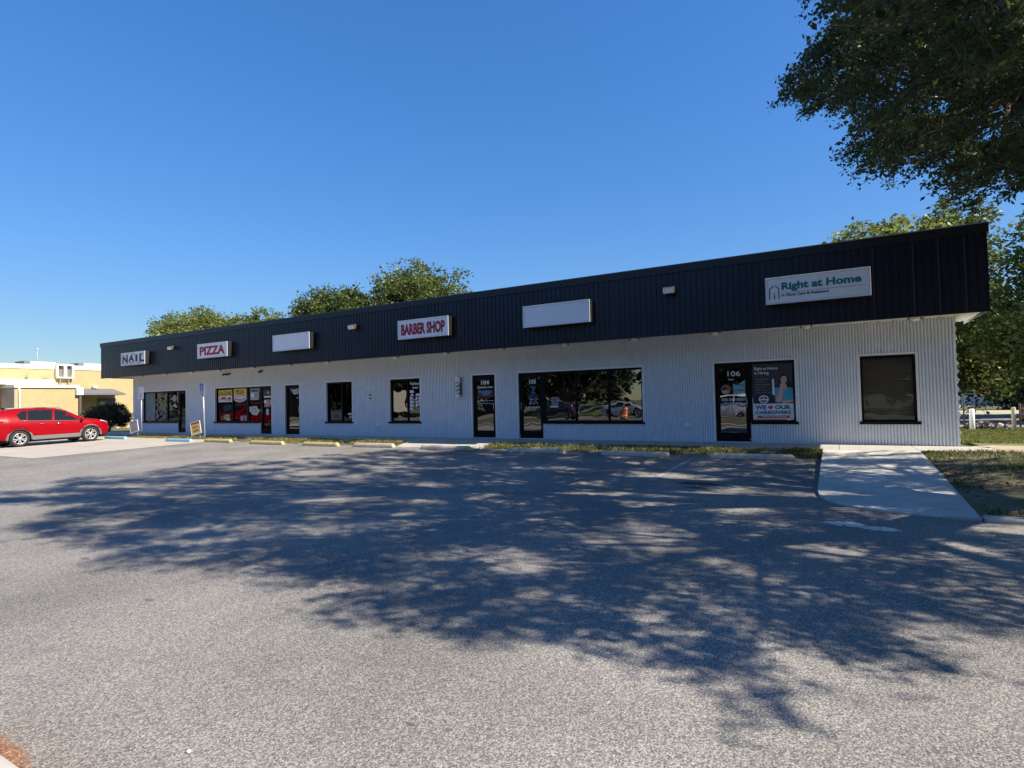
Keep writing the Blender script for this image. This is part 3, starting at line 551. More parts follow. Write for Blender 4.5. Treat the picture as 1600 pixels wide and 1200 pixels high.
# ------------------------------------------------------------------ ground sheets
def sheet(name, xs, ys, off, m):
    mb = MB()
    vs = [(x, y, T(x, y)+off) for y in ys for x in xs]; nx = len(xs)
    fs = [(j*nx+i, j*nx+i+1, (j+1)*nx+i+1, (j+1)*nx+i) for j in range(len(ys)-1) for i in range(nx-1)]
    mb.add(vs, fs, False)
    return tag(mb.build(name, m), kind='structure')
sheet('ground', [-420, -150, -60, -34, 3, 60, 150, 420], [-420, -150, -60, -24, -14, -8, -2.7, -1.45, 0, 7, 25, 60, 150, 420], -.05, GRND)

mb = MB()   # car park sheet: one mesh, follows the slope
def strip(mb, x0, x1, ys, off):
    for a, b in zip(ys[:-1], ys[1:]):
        mb.quad((x0, a, T(0, a)+off), (x1, a, T(0, a)+off), (x1, b, T(0, b)+off), (x0, b, T(0, b)+off))
strip(mb, -120, -34.2, (-18.5, -9, 26), .0) if False else None
rng = random.Random(3)
xs = [-60 + i*.45 for i in range(int(61.6/.45)+1)]
edge = [(-2.32 + .10*math.sin(x*1.7)+.06*math.sin(x*4.3+1)+rng.uniform(-.03, .03)) for x in xs]
for i in range(len(xs)-1):
    x0, x1 = xs[i], xs[i+1]
    mb.quad((x0, -8.0, T(0, -8)), (x1, -8.0, T(0, -8)), (x1, -2.7, T(0, -2.7)), (x0, -2.7, T(0, -2.7)))
    mb.quad((x0, -2.7, T(0, -2.7)), (x1, -2.7, T(0, -2.7)), (x1, edge[i+1], T(0, edge[i+1])+.004), (x0, edge[i], T(0, edge[i])+.004))
strip(mb, -60, xs[-1], (-15.62, -8.0), 0)
strip(mb, xs[-1], 40, (-15.62, -8.0), 0)
strip(mb, -2.5, 40, (-24, -15.62), 0)
strip(mb, -60, -33, (-24, -15.62), 0)
tag(mb.build('parking_lot', ASPH), kind='structure')

# concrete bay for the accessible spaces, in slabs
mb = MB()
for x0, x1 in ((-34.2, -31.0), (-30.99, -27.1), (-27.09, -23.2)):
    for y0, y1 in ((-8.35, -5.3), (-5.29, -2.70), (-2.70, -2.05)):
        mb.add([(x0,y0,T(0,y0)+.006),(x1,y0,T(0,y0)+.006),(x1,y1,T(0,y1)+.008),(x0,y1,T(0,y1)+.008)], [(0,1,2,3)], False)
tag(mb.build('parking_pad', PADC), kind='structure')
# driveway beside the yellow building
mb = MB(); mb.quad((-43.2, -14, -.29), (-34.25, -14, -.29), (-34.25, -2.0, -.12), (-43.2, -2.0, -.12)); mb.quad((-43.2, -2.0, -.12), (-36.6, -2.0, -.12), (-36.6, 30, -.12), (-43.2, 30, -.12))
tag(mb.build('driveway', mat('driveway_concrete', (.34, .31, .26), .9, var=.12, vscale=.7)), kind='structure')

# pavement along the shop front
mb = MB(); x = -34.9
while x < 3.0:
    x1 = min(x+1.52, 3.05)
    mb.box(x, x1-.008, -1.45, -.002, -.3, -.03)
    x += 1.52
tag(mb.build('pavement', CONC, bevel=.006), kind='structure')
# bare concrete strip between pavement and stops
mb = MB(); mb.add([(-12.7,-2.5,-.185),(-9.55,-2.5,-.185),(-9.4,-1.46,-.05),(-12.9,-1.46,-.05),(-12.7,-2.5,-.35),(-9.55,-2.5,-.35),(-9.4,-1.46,-.35),(-12.9,-1.46,-.35)], [(0,1,2,3),(4,5,1,0),(5,6,2,1),(7,4,0,3)], False)
tag(mb.build('concrete_apron', CONC), kind='structure')
# walkway with a rounded outer corner
ol = [(-.28, -1.46), (-.28, -6.55), (-.25, -6.95), (-.14, -7.28), (.02, -7.52), (.22, -7.69), (.5, -7.82), (.97, -7.9), (1.5, -7.94), (1.6, -1.46)]
def wz(y): return -.034 + (y+1.46)/6.48*.232
mb = MB(); n = len(ol)
top = [(x, y, wz(y)) for x, y in ol]; bot = [(x, y, wz(y)-.2) for x, y in ol]
mb.add(top+bot, [tuple(range(n))]+[(i, (i+1) % n, (i+1) % n+n, i+n) for i in range(n)], False)
tag(mb.build('walkway', CONC2), kind='structure')

# lawn at the right, with worn soil
def lawn_z(x, y):
    k = min(1, max(0, (x-1.6)/1.2))
    return wz(y) - .018 + k*(.05+.02*math.sin(x*2.1)*math.sin(y*1.7))
mb = MB(); nx, ny = 26, 20
gx = [1.62 + (i/(nx-1))**1.3*28 for i in range(nx)]; gy = [-7.8 + j*(6.34/(ny-1)) for j in range(ny)]
gx0 = lambda y: 1.502 + (y+7.94)*.0154
vs = [((gx0(y)+.004 if i == 0 else gx[i]), y, lawn_z(gx[i], y)) for y in gy for i in range(nx)]
fs = [(j*nx+i, j*nx+i+1, (j+1)*nx+i+1, (j+1)*nx+i) for j in range(ny-1) for i in range(nx-1)]
mb.add(vs, fs, True)
LAWN = mat('lawn_surface', (.17, .135, .085), .95, col2=(.055, .07, .022), vscale=1.1, bump=.8, bscale=26)
tag(mb.build('lawn', LAWN, fix=False), kind='structure')
mb = MB(); mb.quad((3.06, -1.46, -.045), (30, -1.46, -.05), (30, 8.6, -.055), (2.56, 8.6, -.055)) ; mb.v[0] = (3.06, -1.46, -.045)
tag(mb.build('side_lawn', mat('side_lawn_surface', (.13, .14, .045), .95, col2=(.06, .085, .02), vscale=.9, bump=.6, bscale=26)), kind='structure')
mb = MB(); mb.add([(3.06,-1.44,-.04),(4.1,-1.5,-.04),(5.6,-1.2,-.036),(6.8,-.3,-.036),(7.2,.35,-.036),(5.4,.1,-.03),(4.2,.35,-.026),(3.2,.5,-.03),(2.7,.1,-.03),(3.06,-.3,-.03)], [tuple(range(10))], False)
tag(mb.build('sandy_patch', SAND), kind='structure')
# kerb along the lawn, and the kerb stub by the street verge
mb = MB(); mb.box(1.52, 30, -8.02, -7.80, -.45, -.235)
tag(mb.build('kerb', CONC, bevel=.025), kind='structure')
mb = MB(); mb.box(-33, -2.5, -15.80, -15.56, -.6, -.30); mb.box(-2.74, -2.5, -24, -15.81, -.75, -.40)
tag(mb.build('street_kerb', CONC, bevel=.025), kind='structure')
# street behind the photographer
sheet('verge', [-33, -2.75], [-28, -24, -15.81], .10, SOIL)
sheet('street', [-200, 120], [-40, -29.5], -.02, mat('street_asphalt', (.15, .145, .135), .9, var=.15, vscale=.6))
sheet('back_road', [2.6, 90], [12.5, 16, 20, 25, 36], .0, mat('road_asphalt', (.20, .19, .18), .9, var=.12, vscale=.6))
sheet('back_verge', [2.6, 90], [36, 48], .012, mat('verge_sand', (.38, .35, .20), .95, var=.2, vscale=.6))

# worn bay lines
for k, (x, y1) in enumerate(((-3.0, -6.3), (-5.85, -5.6), (-8.7, -5.0))):
    mb = MB(); mb.quad((x-.05, y1, T(0, y1)+.004), (x+.05, y1, T(0, y1)+.004), (x+.05, -2.8, T(0, -2.8)+.004), (x-.05, -2.8, T(0, -2.8)+.004))
    tag(mb.build('bay_marking', LINE), kind='structure')

# pale broken concrete spill on the asphalt
mb = MB(); rr = random.Random(8); n = 44
for cx, cy, a, b_ in ((.03, -8.72, .20, .12), (.20, -8.80, .13, .07), (.40, -8.86, .19, .08)):
    ring = []
    for k in range(n):
        an = 2*PI*k/n; q = rr.uniform(.42, 1.2)
        ring.append((cx+a*q*math.cos(an), cy+b_*q*math.sin(an)))
    vs = [(x, y, T(x, y)+.003) for x, y in ring] + [(cx+(x-cx)*.75, cy+(y-cy)*.75, T(x, y)+.012+rr.uniform(0, .014)) for x, y in ring] + [(cx, cy, T(cx, cy)+.024)]
    mb.add(vs, [(i, (i+1) % n, n+(i+1) % n, n+i) for i in range(n)] + [(n+i, n+(i+1) % n, 2*n) for i in range(n)], False)
tag(mb.build('concrete_spill', mat('spill', (.62, .60, .54), .9, var=.15, vscale=20, bump=.8, bscale=60)), 'pale crusty concrete spill lying on the shaded asphalt near the walkway', 'concrete spill')

mb = MB(); mb.lathe([(.0, .0), (.009, .002), (.011, .008), (.006, .013), (.0, .015)], (0, 0, 0), 'z', 7, False)
tag(mb.build('scrap', WHITE, None, 0, (-2.83, -15.04, T(0, -15.04)+.002)), 'tiny white scrap on the sunlit asphalt near the bottom left corner', 'litter')

# ------------------------------------------------------------------ the shop building
XL, XR, ZT = -33.9, 2.5, 3.03
bld = thing('shop_building', 'long single storey shop row with black ribbed metal fascia and pale fluted block wall', 'building', (-15.7, 0, 0))
BX = 15.7
def bpart(mb, name, m, parent=None, bevel=0, label=None):
    if parent is None: mb.v = [(x+BX, y, z) for x, y, z in mb.v]
    else: mb.v = [(x+BX, y, z) for x, y, z in mb.v]
    o = mb.build(name, m, parent or bld, bevel)
    if label: o['label'] = label
    return o
# openings: (x0, x1, z0, z1)
DZ = 2.2
OPEN = [(-32.95, -29.6, .52, 2.17), (-29.6, -28.86, 0, 2.17), (-26.36, -22.95, .52, 2.18), (-22.95, -22.15, 0, 2.18), (-21.22, -20.28, 0, 2.17),
        (-18.6, -17.11, .52, DZ), (-15.07, -13.58, .52, DZ), (-11.2, -10.25, 0, DZ), (-9.32, -8.40, 0, DZ), (-8.40, -5.03, .52, DZ),
        (-2.94, -2.02, 0, DZ), (-2.02, -.9, .52, DZ), (.58, 1.73, .52, DZ)]
def spans(x):
    cut = sorted((z0, z1) for x0, x1, z0, z1 in OPEN if x0 <= x < x1)
    z = -.12; out = []
    for z0, z1 in cut:
        if z0 > z: out.append((z, z0))
        z = z1
    if z < ZT: out.append((z, ZT))
    return out
FL = .4064/6
prof = [(0, .036), (.03, .006), (.16, -.003), (.46, -.003), (.59, .006), (.62, .036)]
cols = []; k = 0
while XL + k*FL < XR - 1e-6:
    for p, d in prof:
        x = XL+(k+p)*FL
        if x < XR: cols.append((x, d))
    k += 1
cols.append((XR, 0))
def dep(x):
    for a, b in zip(cols[:-1], cols[1:]):
        if a[0] <= x <= b[0]: return a[1]+(b[1]-a[1])*(x-a[0])/max(1e-9, b[0]-a[0])
    return 0
brk = sorted(set(x for o in OPEN for x in o[:2]))
cols = sorted(cols+[(x, dep(x)) for x in brk])
mb = MB()
for (xa, da), (xb, db) in zip(cols[:-1], cols[1:]):
    if xb-xa < 1e-6: continue
    for z0, z1 in spans((xa+xb)/2):
        mb.quad((xa, da, z0), (xb, db, z0), (xb, db, z1), (xa, da, z1))
bpart(mb, 'front_wall', WALL)
# reveals: flat painted returns round each opening group
R0, R1 = .0235, .16
def reveal(x0, x1, z0, z1, left=True, right=True, sill=True):
    if left: mb.quad((x0, -.003, z0), (x0, R1, z0), (x0, R1, z1), (x0, -.003, z1))
    if right: mb.quad((x1, R1, z0), (x1, -.003, z0), (x1, -.003, z1), (x1, R1, z1))
    mb.quad((x0, -.003, z1), (x0, R1, z1), (x1, R1, z1), (x1, -.003, z1))
    if sill: mb.quad((x0, -.003, z0), (x1, -.003, z0), (x1, R1, z0), (x0, R1, z0))
GROUPS = [[0, 1], [2, 3], [4], [5], [6], [7], [8, 9], [10, 11], [12]]
for g in GROUPS:
    mb = MB()
    for q, i in enumerate(g):
        x0, x1, z0, z1 = OPEN[i]
        oth = [OPEN[j] for j in g if j != i]
        lft = all(abs(o[1]-x0) > .01 for o in oth); rgt = all(abs(o[0]-x1) > .01 for o in oth)
        reveal(x0, x1, z0, z1, lft, rgt, z0 > 0)
        for o in oth:   # door beside a window: show the low wall's end
            if z0 == 0 and o[2] > 0:
                xx = x0 if abs(o[1]-x0) < .01 else x1
                mb.quad((xx, -.003, 0), (xx, R1, 0), (xx, R1, o[2]), (xx, -.003, o[2]))
    # slim flat casing round the opening, as the painted frames in the photo
    x0 = min(OPEN[i][0] for i in g); x1 = max(OPEN[i][1] for i in g); z1 = OPEN[g[0]][3]
    lz = OPEN[min(g, key=lambda i: OPEN[i][0])][2]; rz_ = OPEN[max(g, key=lambda i: OPEN[i][1])][2]
    mb.box(x0-.055, x1+.055, -.006, .02, z1, z1+.055)
    mb.box(x0-.055, x0, -.006, .02, max(lz, -.02), z1-.001); mb.box(x1, x1+.055, -.006, .02, max(rz_, -.02), z1-.001)
    bpart(mb, 'opening_trim', TRIM)
# side and rear walls, split-face ends
def rough_wall(xa, name):
    mb = MB(); rr = random.Random(4); ny, nz = 46, 62
    s = 1 if xa > 0 else -1
    ys = [.0+j*18/(ny-1) if j > 14 else j*(3.0/14) for j in range(ny)]
    zs = [-.12+i*(ZT+.12)/(nz-1) for i in range(nz)]
    ys = [min(18, y) for y in ys]
    vs = []
    for j, y in enumerate(ys):
        for i, z in enumerate(zs):
            seam = .5-.5*math.cos(2*PI*(z/.203)) # block courses bulge
            d = .015 + .055*seam*rr.uniform(.4, 1.4)
            if j == 0: d *= .8
            vs.append((xa+s*d, y, z))
    fs = [(j*nz+i, (j+1)*nz+i, (j+1)*nz+i+1, j*nz+i+1) for j in range(ny-1) for i in range(nz-1)]
    # front return joining the fluted face
    b = len(vs)
    vs += [(xa-s*.002, .0, z) for z in zs]
    fs += [(b+i, i, i+1, b+i+1) for i in range(nz-1)]
    mb.add(vs, fs, False)
    return bpart(mb, name, WALL)
rough_wall(XR, 'side_wall'); rough_wall(XL, 'side_wall')
mb = MB(); mb.box(XL-.01, XR+.01, 18.02, 18.2, -.12, ZT+1.5); mb.box(XR-.3, XR-.001, .17, 18.019, ZT, ZT+1.5); mb.box(XL+.001, XL+.3, .17, 18.019, ZT, ZT+1.5)
bpart(mb, 'rear_wall', WALL)
mb = MB(); mb.box(XL-.3, XR+.25, -1.0, 18.3, 4.53, 4.62)
bpart(mb, 'roof', mat('roof_membrane', (.35, .35, .34), .8))
# soffit with corrugation lines running front to back
mb = MB(); FX0, FX1, FY = -34.68, 2.94, -1.25
x = FX0
while x < FX1-.001:
    x1 = min(x+.30, FX1)
    mb.quad((x, FY+.02, ZT), (x1-.03, FY+.02, ZT), (x1-.03, .02, ZT), (x, .02, ZT))
    mb.quad((x1-.03, FY+.02, ZT), (x1-.03, .02, ZT), (x1-.03, .02, ZT+.02), (x1-.03, FY+.02, ZT+.02))
    mb.quad((x1-.03, FY+.02, ZT+.02), (x1, FY+.02, ZT+.02), (x1, .02, ZT+.02), (x1-.03, .02, ZT+.02))
    mb.quad((x1, FY+.02, ZT+.02), (x1, .02, ZT+.02), (x1, .02, ZT), (x1, FY+.02, ZT))
    x = x1
for xa, xb in ((FX1-.44, FX1), (FX0, FX0+.78)):
    mb.quad((xa, .02, ZT), (xb, .02, ZT), (xb, 1.2, ZT), (xa, 1.2, ZT))
bpart(mb, 'soffit', SOFF)
mb = MB(); mb.box(2.505, 2.90, .0, 1.6, ZT+.03, ZT+.34)
bpart(mb, 'soffit_return', WHITE)
# fascia: ribbed sheets (front, both ends)
mb = MB(); Z0, Z1 = 2.98, 4.74; pit = .1535; x = FX0; kk = 0
pts = []
while x < FX1-.03:
    for p, d in ((0, 0), (.105, 0), (.113, .014), (.145, .014), (.1525, 0)):
        if x+p < FX1: pts.append((x+p, FY-d if False else FY+d))
    x += pit
pts.append((FX1, FY))
for (xa, ya), (xb, yb) in zip(pts[:-1], pts[1:]):
    mb.quad((xa, ya, Z0), (xb, yb, Z0), (xb, yb, Z1), (xa, ya, Z1))
for xs_ in (FX0, FX1):
    mb.quad((xs_, FY, Z0), (xs_, 1.6, Z0), (xs_, 1.6, Z1), (xs_, FY, Z1))
mb.quad((FX0, FY, Z0), (FX1, FY, Z0), (FX1, FY+.019, Z0), (FX0, FY+.019, Z0))
bpart(mb, 'fascia', METAL)
mb = MB()
mb.prism([(FY-.035, 4.66), (FY-.035, 4.86), (FY-.015, 4.885), (FY+.25, 4.90), (FY+.25, 4.66)], FX0-.03, FX1+.03, 'x')
mb.box(FX0-.03, FX0+.22, FY+.251, 1.6, 4.66, 4.90); mb.box(FX1-.22, FX1+.03, FY+.251, 1.6, 4.66, 4.90)
mb.box(FX0, FX1, FY-.028, FY+.018, 2.955, 2.979)
bpart(mb, 'fascia_cap', CAPM)
mb = MB(); mb.box(FX0+.1, FX1-.1, .3, 1.6, 4.62, 4.70)
bpart(mb, 'roof_edge', CAPM)
# a joint where two long sheets meet
for xj in (-31.2, -26.55, -22.95, -17.2, -11.9, -5.4, .86, 1.62, 2.08, 2.54):
    mb = MB(); mb.box(xj, xj+.02, FY-.006, FY+.001, Z0+.01, 4.655); bpart(mb, 'sheet_joint', mat('joint_metal', (.05, .055, .065), .35))
# rooms behind the glass
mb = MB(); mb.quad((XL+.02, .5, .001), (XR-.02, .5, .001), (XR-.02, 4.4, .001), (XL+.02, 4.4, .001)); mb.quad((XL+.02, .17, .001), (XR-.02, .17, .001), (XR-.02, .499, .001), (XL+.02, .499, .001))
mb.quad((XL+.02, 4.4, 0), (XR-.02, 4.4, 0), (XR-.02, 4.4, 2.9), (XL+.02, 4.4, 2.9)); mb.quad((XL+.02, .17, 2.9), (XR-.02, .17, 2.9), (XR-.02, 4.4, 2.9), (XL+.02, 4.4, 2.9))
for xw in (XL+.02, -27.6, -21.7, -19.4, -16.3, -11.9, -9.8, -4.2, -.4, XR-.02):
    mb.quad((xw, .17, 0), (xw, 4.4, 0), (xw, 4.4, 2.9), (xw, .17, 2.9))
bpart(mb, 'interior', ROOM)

GY = .105      # glass plane
def window(x0, x1, z0, z1, divs, sill=(None, None), thick=(), gm=None):
    f = MB(); w_ = .05
    f.box(x0, x1, .06, .14, z1-.06, z1); f.box(x0, x1, .06, .14, z0, z0+.07)
    f.box(x0, x0+w_, .061, .139, z0+.07, z1-.06); f.box(x1-w_, x1, .061, .139, z0+.07, z1-.06)
    for d in divs: f.box(d-.028, d+.028, .062, .138, z0+.07, z1-.06)
    for d in thick: f.box(d-.07, d+.07, .062, .138, z0+.07, z1-.06)
    fo = bpart(f, 'window', DARK)
    edges = [x0+w_] + sorted(list(divs)+list(thick)) + [x1-w_]
    for a, b in zip(edges[:-1], edges[1:]):
        p = MB(); p.quad((a, GY, z0+.07), (b, GY, z0+.07), (b, GY, z1-.06), (a, GY, z1-.06))
        bpart(p, 'pane', gm or GLASS, fo)
    if sill[0] is not None:
        s = MB(); s.box(sill[0], sill[1], -.035, .0595, z0-.035, z0+.035); bpart(s, 'sill', SILLM, fo)
    return fo
def door(x0, x1, z1, hinge='l', push=True, gm=None):
    f = MB()
    f.box(x0, x1, .055, .15, z1-.05, z1); f.box(x0, x0+.05, .056, .149, .0, z1-.05); f.box(x1-.05, x1, .056, .149, .0, z1-.05)
    do = bpart(f, 'door', DARK)
    a, b = x0+.055, x1-.055; l = MB(); st = .065
    l.box(a, a+st, .07, .13, .02, z1-.055); l.box(b-st, b, .07, .13, .02, z1-.055)
    l.box(a+st, b-st, .0705, .1295, .02, .24); l.box(a+st, b-st, .0705, .1295, z1-.16, z1-.055)
    bpart(l, 'door_leaf', DARK, do)
    p = MB(); p.quad((a+st, GY, .24), (b-st, GY, .24), (b-st, GY, z1-.16), (a+st, GY, z1-.16)); bpart(p, 'pane', gm or GLASS, do)
    h = MB(); hx = (b-.033) if hinge == 'l' else (a+.033)
    h.tube([(hx, .068, .95), (hx, .03, .95), (hx, .03, 1.2), (hx, .068, 1.2)], .011, 8); bpart(h, 'handle', SILV, do)
    if push:
        q = MB(); q.box(a+st-.02, b-st+.02, .125, .15, .98, 1.03); bpart(q, 'push_bar', DARK, do)
    k = MB(); k.box((x0+.01) if hinge == 'r' else (x1-.04), (x0+.04) if hinge == 'r' else (x1-.01), .045, .056, .05, .09); bpart(k, 'door_stop', SILV, do)
    return do
window(-32.95, -29.6, .52, 2.17, (-31.79, -30.65), (-33.0, -29.62), (), GLASS_DARK); door(-29.6, -28.86, 2.17, 'r', True, GLASS_DARK)
window(-26.36, -22.95, .52, 2.18, (-25.08,), (-26.45, -22.97), (-23.95,), GLASS_DARK); door(-22.95, -22.15, 2.18, 'r', True, GLASS_DARK)
door(-21.22, -20.28, 2.17)
window(-18.6, -17.11, .52, DZ, (-17.75,), (-18.68, -17.06), (), GLASS_DARK); window(-15.07, -13.58, .52, DZ, (-14.23,), (-15.15, -13.53))
door(-11.2, -10.25, DZ); door(-9.32, -8.40, DZ, 'r'); window(-8.40, -5.03, .52, DZ, (-7.23, -6.12), (-8.38, -4.98))
door(-2.94, -2.02, DZ); window(-2.02, -.9, .52, DZ, (), (-2.0, -.84)); wr = window(.58, 1.73, .52, DZ, (), (.53, 1.79), (), GLASS_BLIND)
# blind behind the right-hand window
mb = MB(); rr = random.Random(2)
for i in range(38):
    z = .60+i*.0405
    mb.quad((.63, .150, z), (1.68, .150, z), (1.68, .172, z+.034), (.63, .172, z+.034))
bpart(mb, 'blind', mat('blind_slats', (.22, .17, .115), .6), wr)
# small wall vents
for vx, vz in ((-15.7, .40), (-3.71, .44)):
    mb = MB(); mb.lathe([(.0, -.055), (.05, -.05), (.075, -.02), (.08, .02)], (vx, -.02, vz), 'y', 14); mb.box(vx-.085, vx+.085, -.012, .01, vz-.085, vz+.085)
    bpart(mb, 'vent', WALL, bevel=.004)
# ------------------------------------------------------------------ cabinet signs on the fascia
def cabinet(label, x0, x1, z0=3.5, z1=4.15, cat='sign', group='cabinet signs on the black fascia'):
    cx = (x0+x1)/2
    t = thing('cabinet_sign', label, cat, (cx, -1.265, z0), 0, group)
    x0 -= cx; x1 -= cx; h = z1-z0
    b = MB(); b.box(x0, x1, -.27, 0, 0, h); b.build('cabinet', BLACK, t, .008)
    f = MB(); w_ = .045
    f.box(x0-.004, x1+.004, -.292, -.271, h-w_, h+.004); f.box(x0-.004, x1+.004, -.292, -.271, -.004, w_)
    f.box(x0-.004, x0+w_, -.291, -.2715, w_, h-w_); f.box(x1-w_, x1+.004, -.291, -.2715, w_, h-w_)
    f.build('frame', ALU, t, .004)
    p = MB(); p.quad((x0+w_, -.276, w_), (x1-w_, -.276, w_), (x1-w_, -.276, h-w_), (x0+w_, -.276, h-w_)); p.build('face', OFFW, t)
    return t, x0, x1, h
LY = -.280
t, a, b, h = cabinet('small weathered cabinet sign reading NAIL in patchy black letters', -31.94, -29.68)
for ch, x, ww, z, hh in (('N', -1.0, .52, .10, .44), ('A', -.42, .56, .17, .33), ('I', .25, .20, .17, .34), ('L', .62, .44, .13, .42)):
    text_mesh(ch, ww, hh, x, z, LY, BLACK, 'lettering', t, .045)
rr = random.Random(6)
for cx, cz, r in ((-.62, .09, .13), (-.2, .11, .17), (.1, .10, .12), (.55, .09, .2), (-.9, .5, .14), (.0, .53, .2), (.9, .5, .08)):
    k = 9; pm = MB(); pm.add([(cx+r*1.4*rr.uniform(.5, 1.1)*math.cos(2*PI*i/k), LY-.006-.002*abs(cx), cz+.09*rr.uniform(.4, 1)*math.sin(2*PI*i/k)) for i in range(k)], [tuple(range(k))])
    pm.build('torn_film', mat('torn_film', (.52, .54, .58), .6), t)
t, a, b, h = cabinet('cabinet sign reading PIZZA in heavy red capitals', -25.24, -23.02)
text_mesh('PIZZA', 1.86, .40, -.93, .125, LY, RED, 'lettering', t, .045)
cabinet('small blank cabinet sign left of the barber sign', -19.97, -17.79)
t, a, b, h = cabinet('cabinet sign reading BARBER SHOP in tall red capitals with dark edges', -13.25, -11.07)
text_mesh('BARBER SHOP', 1.90, .40, -.95, .125, LY, mat('dark_lettering_edge', (.05, .01, .03), .5), 'lettering_edge', t, .05)
text_mesh('BARBER SHOP', 1.88, .385, -.94, .132, LY-.004, RED, 'lettering', t, .025)
cabinet('blank cabinet sign above the wide dark shop window', -8.23, -6.04)
t, a, b, h = cabinet('cabinet sign with green lettering and a small red house emblem', -1.39, .80)
text_mesh('Right at Home', 1.66, .235, -.74, .275, LY, TEAL, 'lettering', t, .04)
text_mesh('In Home Care & Assistance', 1.0, .072, -.74, .165, LY, NAVY, 'lettering', t, .02)
e = MB(); hx = -.90
for pth in ([(-.105, .11), (-.105, .37), (-.015, .445)], [(.02, .445), (.10, .37), (.10, .11)]):
    for (xa, za), (xb, zb) in zip(pth[:-1], pth[1:]):
        dx, dz = xb-xa, zb-za; l = math.hypot(dx, dz); nx_, nz_ = -dz/l*.011, dx/l*.011
        e.prism([(hx+xa-nx_, za-nz_), (hx+xb-nx_, zb-nz_), (hx+xb+nx_, zb+nz_), (hx+xa+nx_, za+nz_)], LY-.003, LY, 'y')
e.build('house_emblem', mat('maroon', (.18, .01, .06), .5), t)
e = MB(); e.box(hx-.013, hx+.013, LY-.003, LY, .12, .22); e.disc(hx, .255, .016, .016, LY-.002, 12); e.build('emblem_figure', NAVY, t)
e = MB(); e.box(-.74, 1.0, LY-.002, LY, .252, .258); e.build('rule_line', NAVY, t)

# floodlights on the fascia
def flood():
    t = thing('floodlight', None, None)
    p = MB(); p.box(-.06, .06, -.03, 0, -.07, .07); p.build('mounting_plate', LAMPB, t, .005)
    a = MB(); a.tube([(0, -.02, 0), (0, -.09, 0)], .018, 8); a.build('arm', LAMPB, t)
    h = MB(); h.prism([(-.09, .10), (-.25, .05), (-.21, -.11), (-.09, -.06)], -.15, .15, 'x'); h.build('lamp_housing', LAMPB, t, .008)
    l = MB(); l.prism([(-.256, .035), (-.222, -.095), (-.215, -.095), (-.249, .035)], -.13, .13, 'x'); l.build('lens', LENS, t)
    return t
f0 = flood()
for i, (x, lab) in enumerate(((-27.64, 'floodlight on the fascia between the NAIL and PIZZA signs'), (-15.6, 'floodlight on the fascia beside the barber sign'), (-3.8, 'floodlight on the fascia left of the green lettered sign'))):
    o = f0 if i == 0 else copy_tree(f0)
    o.location = (x, -1.265, 4.17); tag(o, lab, 'floodlight', 'floodlights on the black fascia')
# small square lights under the soffit
def sof_light():
    t = thing('soffit_light', None, None)
    p = MB(); p.box(-.11, .11, -.11, .11, -.03, 0); p.build('mounting_plate', SOFF, t, .006)
    l = MB(); l.lathe([(.0, -.11), (.07, -.10), (.10, -.06), (.105, -.03)], (0, 0, 0), 'z', 14); l.build('lens', LENS, t)
    for s in (-1, 1):
        c = MB(); c.box(s*.12-.02, s*.12+.02, -.05, .05, -.05, -.02); c.build('side_clip', BLACK, t, .004)
    return t
s0 = sof_light()
SL = [(-31.82, 'soffit light over the window at the far left end of the row'), (-29.53, 'soffit light over the leftmost shop door'), (-27.26, 'soffit light over the blank wall left of the pizza posters'), (-25.08, 'soffit light over the yellow pizza posters'),
      (-22.55, 'soffit light over the door beside the yellow pizza posters'), (-20.13, 'soffit light just right of the narrow lone door'), (-17.83, 'soffit light over the plain two pane window'), (-14.21, 'soffit light over the window lettered BARBER SHOP'),
      (-11.88, 'soffit light over the barber pole'), (-9.59, 'soffit light between doors 104 and 105'), (-7.27, 'soffit light over the left part of the widest window'), (-5.03, 'soffit light at the right end of the widest window'),
      (-2.77, 'soffit light over door 106'), (-.57, 'soffit light below the right part of the green lettered sign'), (1.69, 'soffit light over the window with the blind')]
for i, (x, lab) in enumerate(SL):
    o = s0 if i == 0 else copy_tree(s0)
    o.location = (x, -.62, ZT+.001); tag(o, lab, 'soffit light', 'square lights under the soffit')
# cameras / sensors on the wall
def wall_cam():
    t = thing('security_camera', None, None)
    b = MB(); b.lathe([(.045, 0), (.045, -.04), (.02, -.05)], (0, 0, 0), 'y', 12); b.build('base', BLACK, t)
    c = MB(); c.tube([(0, -.05, -.01), (0, -.20, -.06)], .042, 12); c.build('camera_body', BLACK, t)
    return t
c0 = wall_cam()
for i, (x, z, lab) in enumerate(((-25.45, 2.86, 'left black camera of the pair above the pizza posters'), (-25.15, 2.86, 'right black camera of the pair above the pizza posters'), (-22.78, 2.88, 'lone black camera above the door beside the pizza posters'))):
    o = c0 if i == 0 else copy_tree(c0); o.location = (x, -.001, z); tag(o, lab, 'camera', 'black cameras high on the wall')
t = thing('motion_sensor', 'small white sensor high on the wall above the widest window', 'sensor', (-5.64, -.001, 2.90))
b = MB(); b.box(-.05, .05, -.05, 0, -.04, .04); b.build('base', WHITE, t, .006)
for s in (-1, 1):
    b = MB(); b.lathe([(.0, -.03), (.03, -.02), (.032, .02)], (s*.055, -.08, -.05), 'z', 12); b.build('sensor_head', WHITE, t)

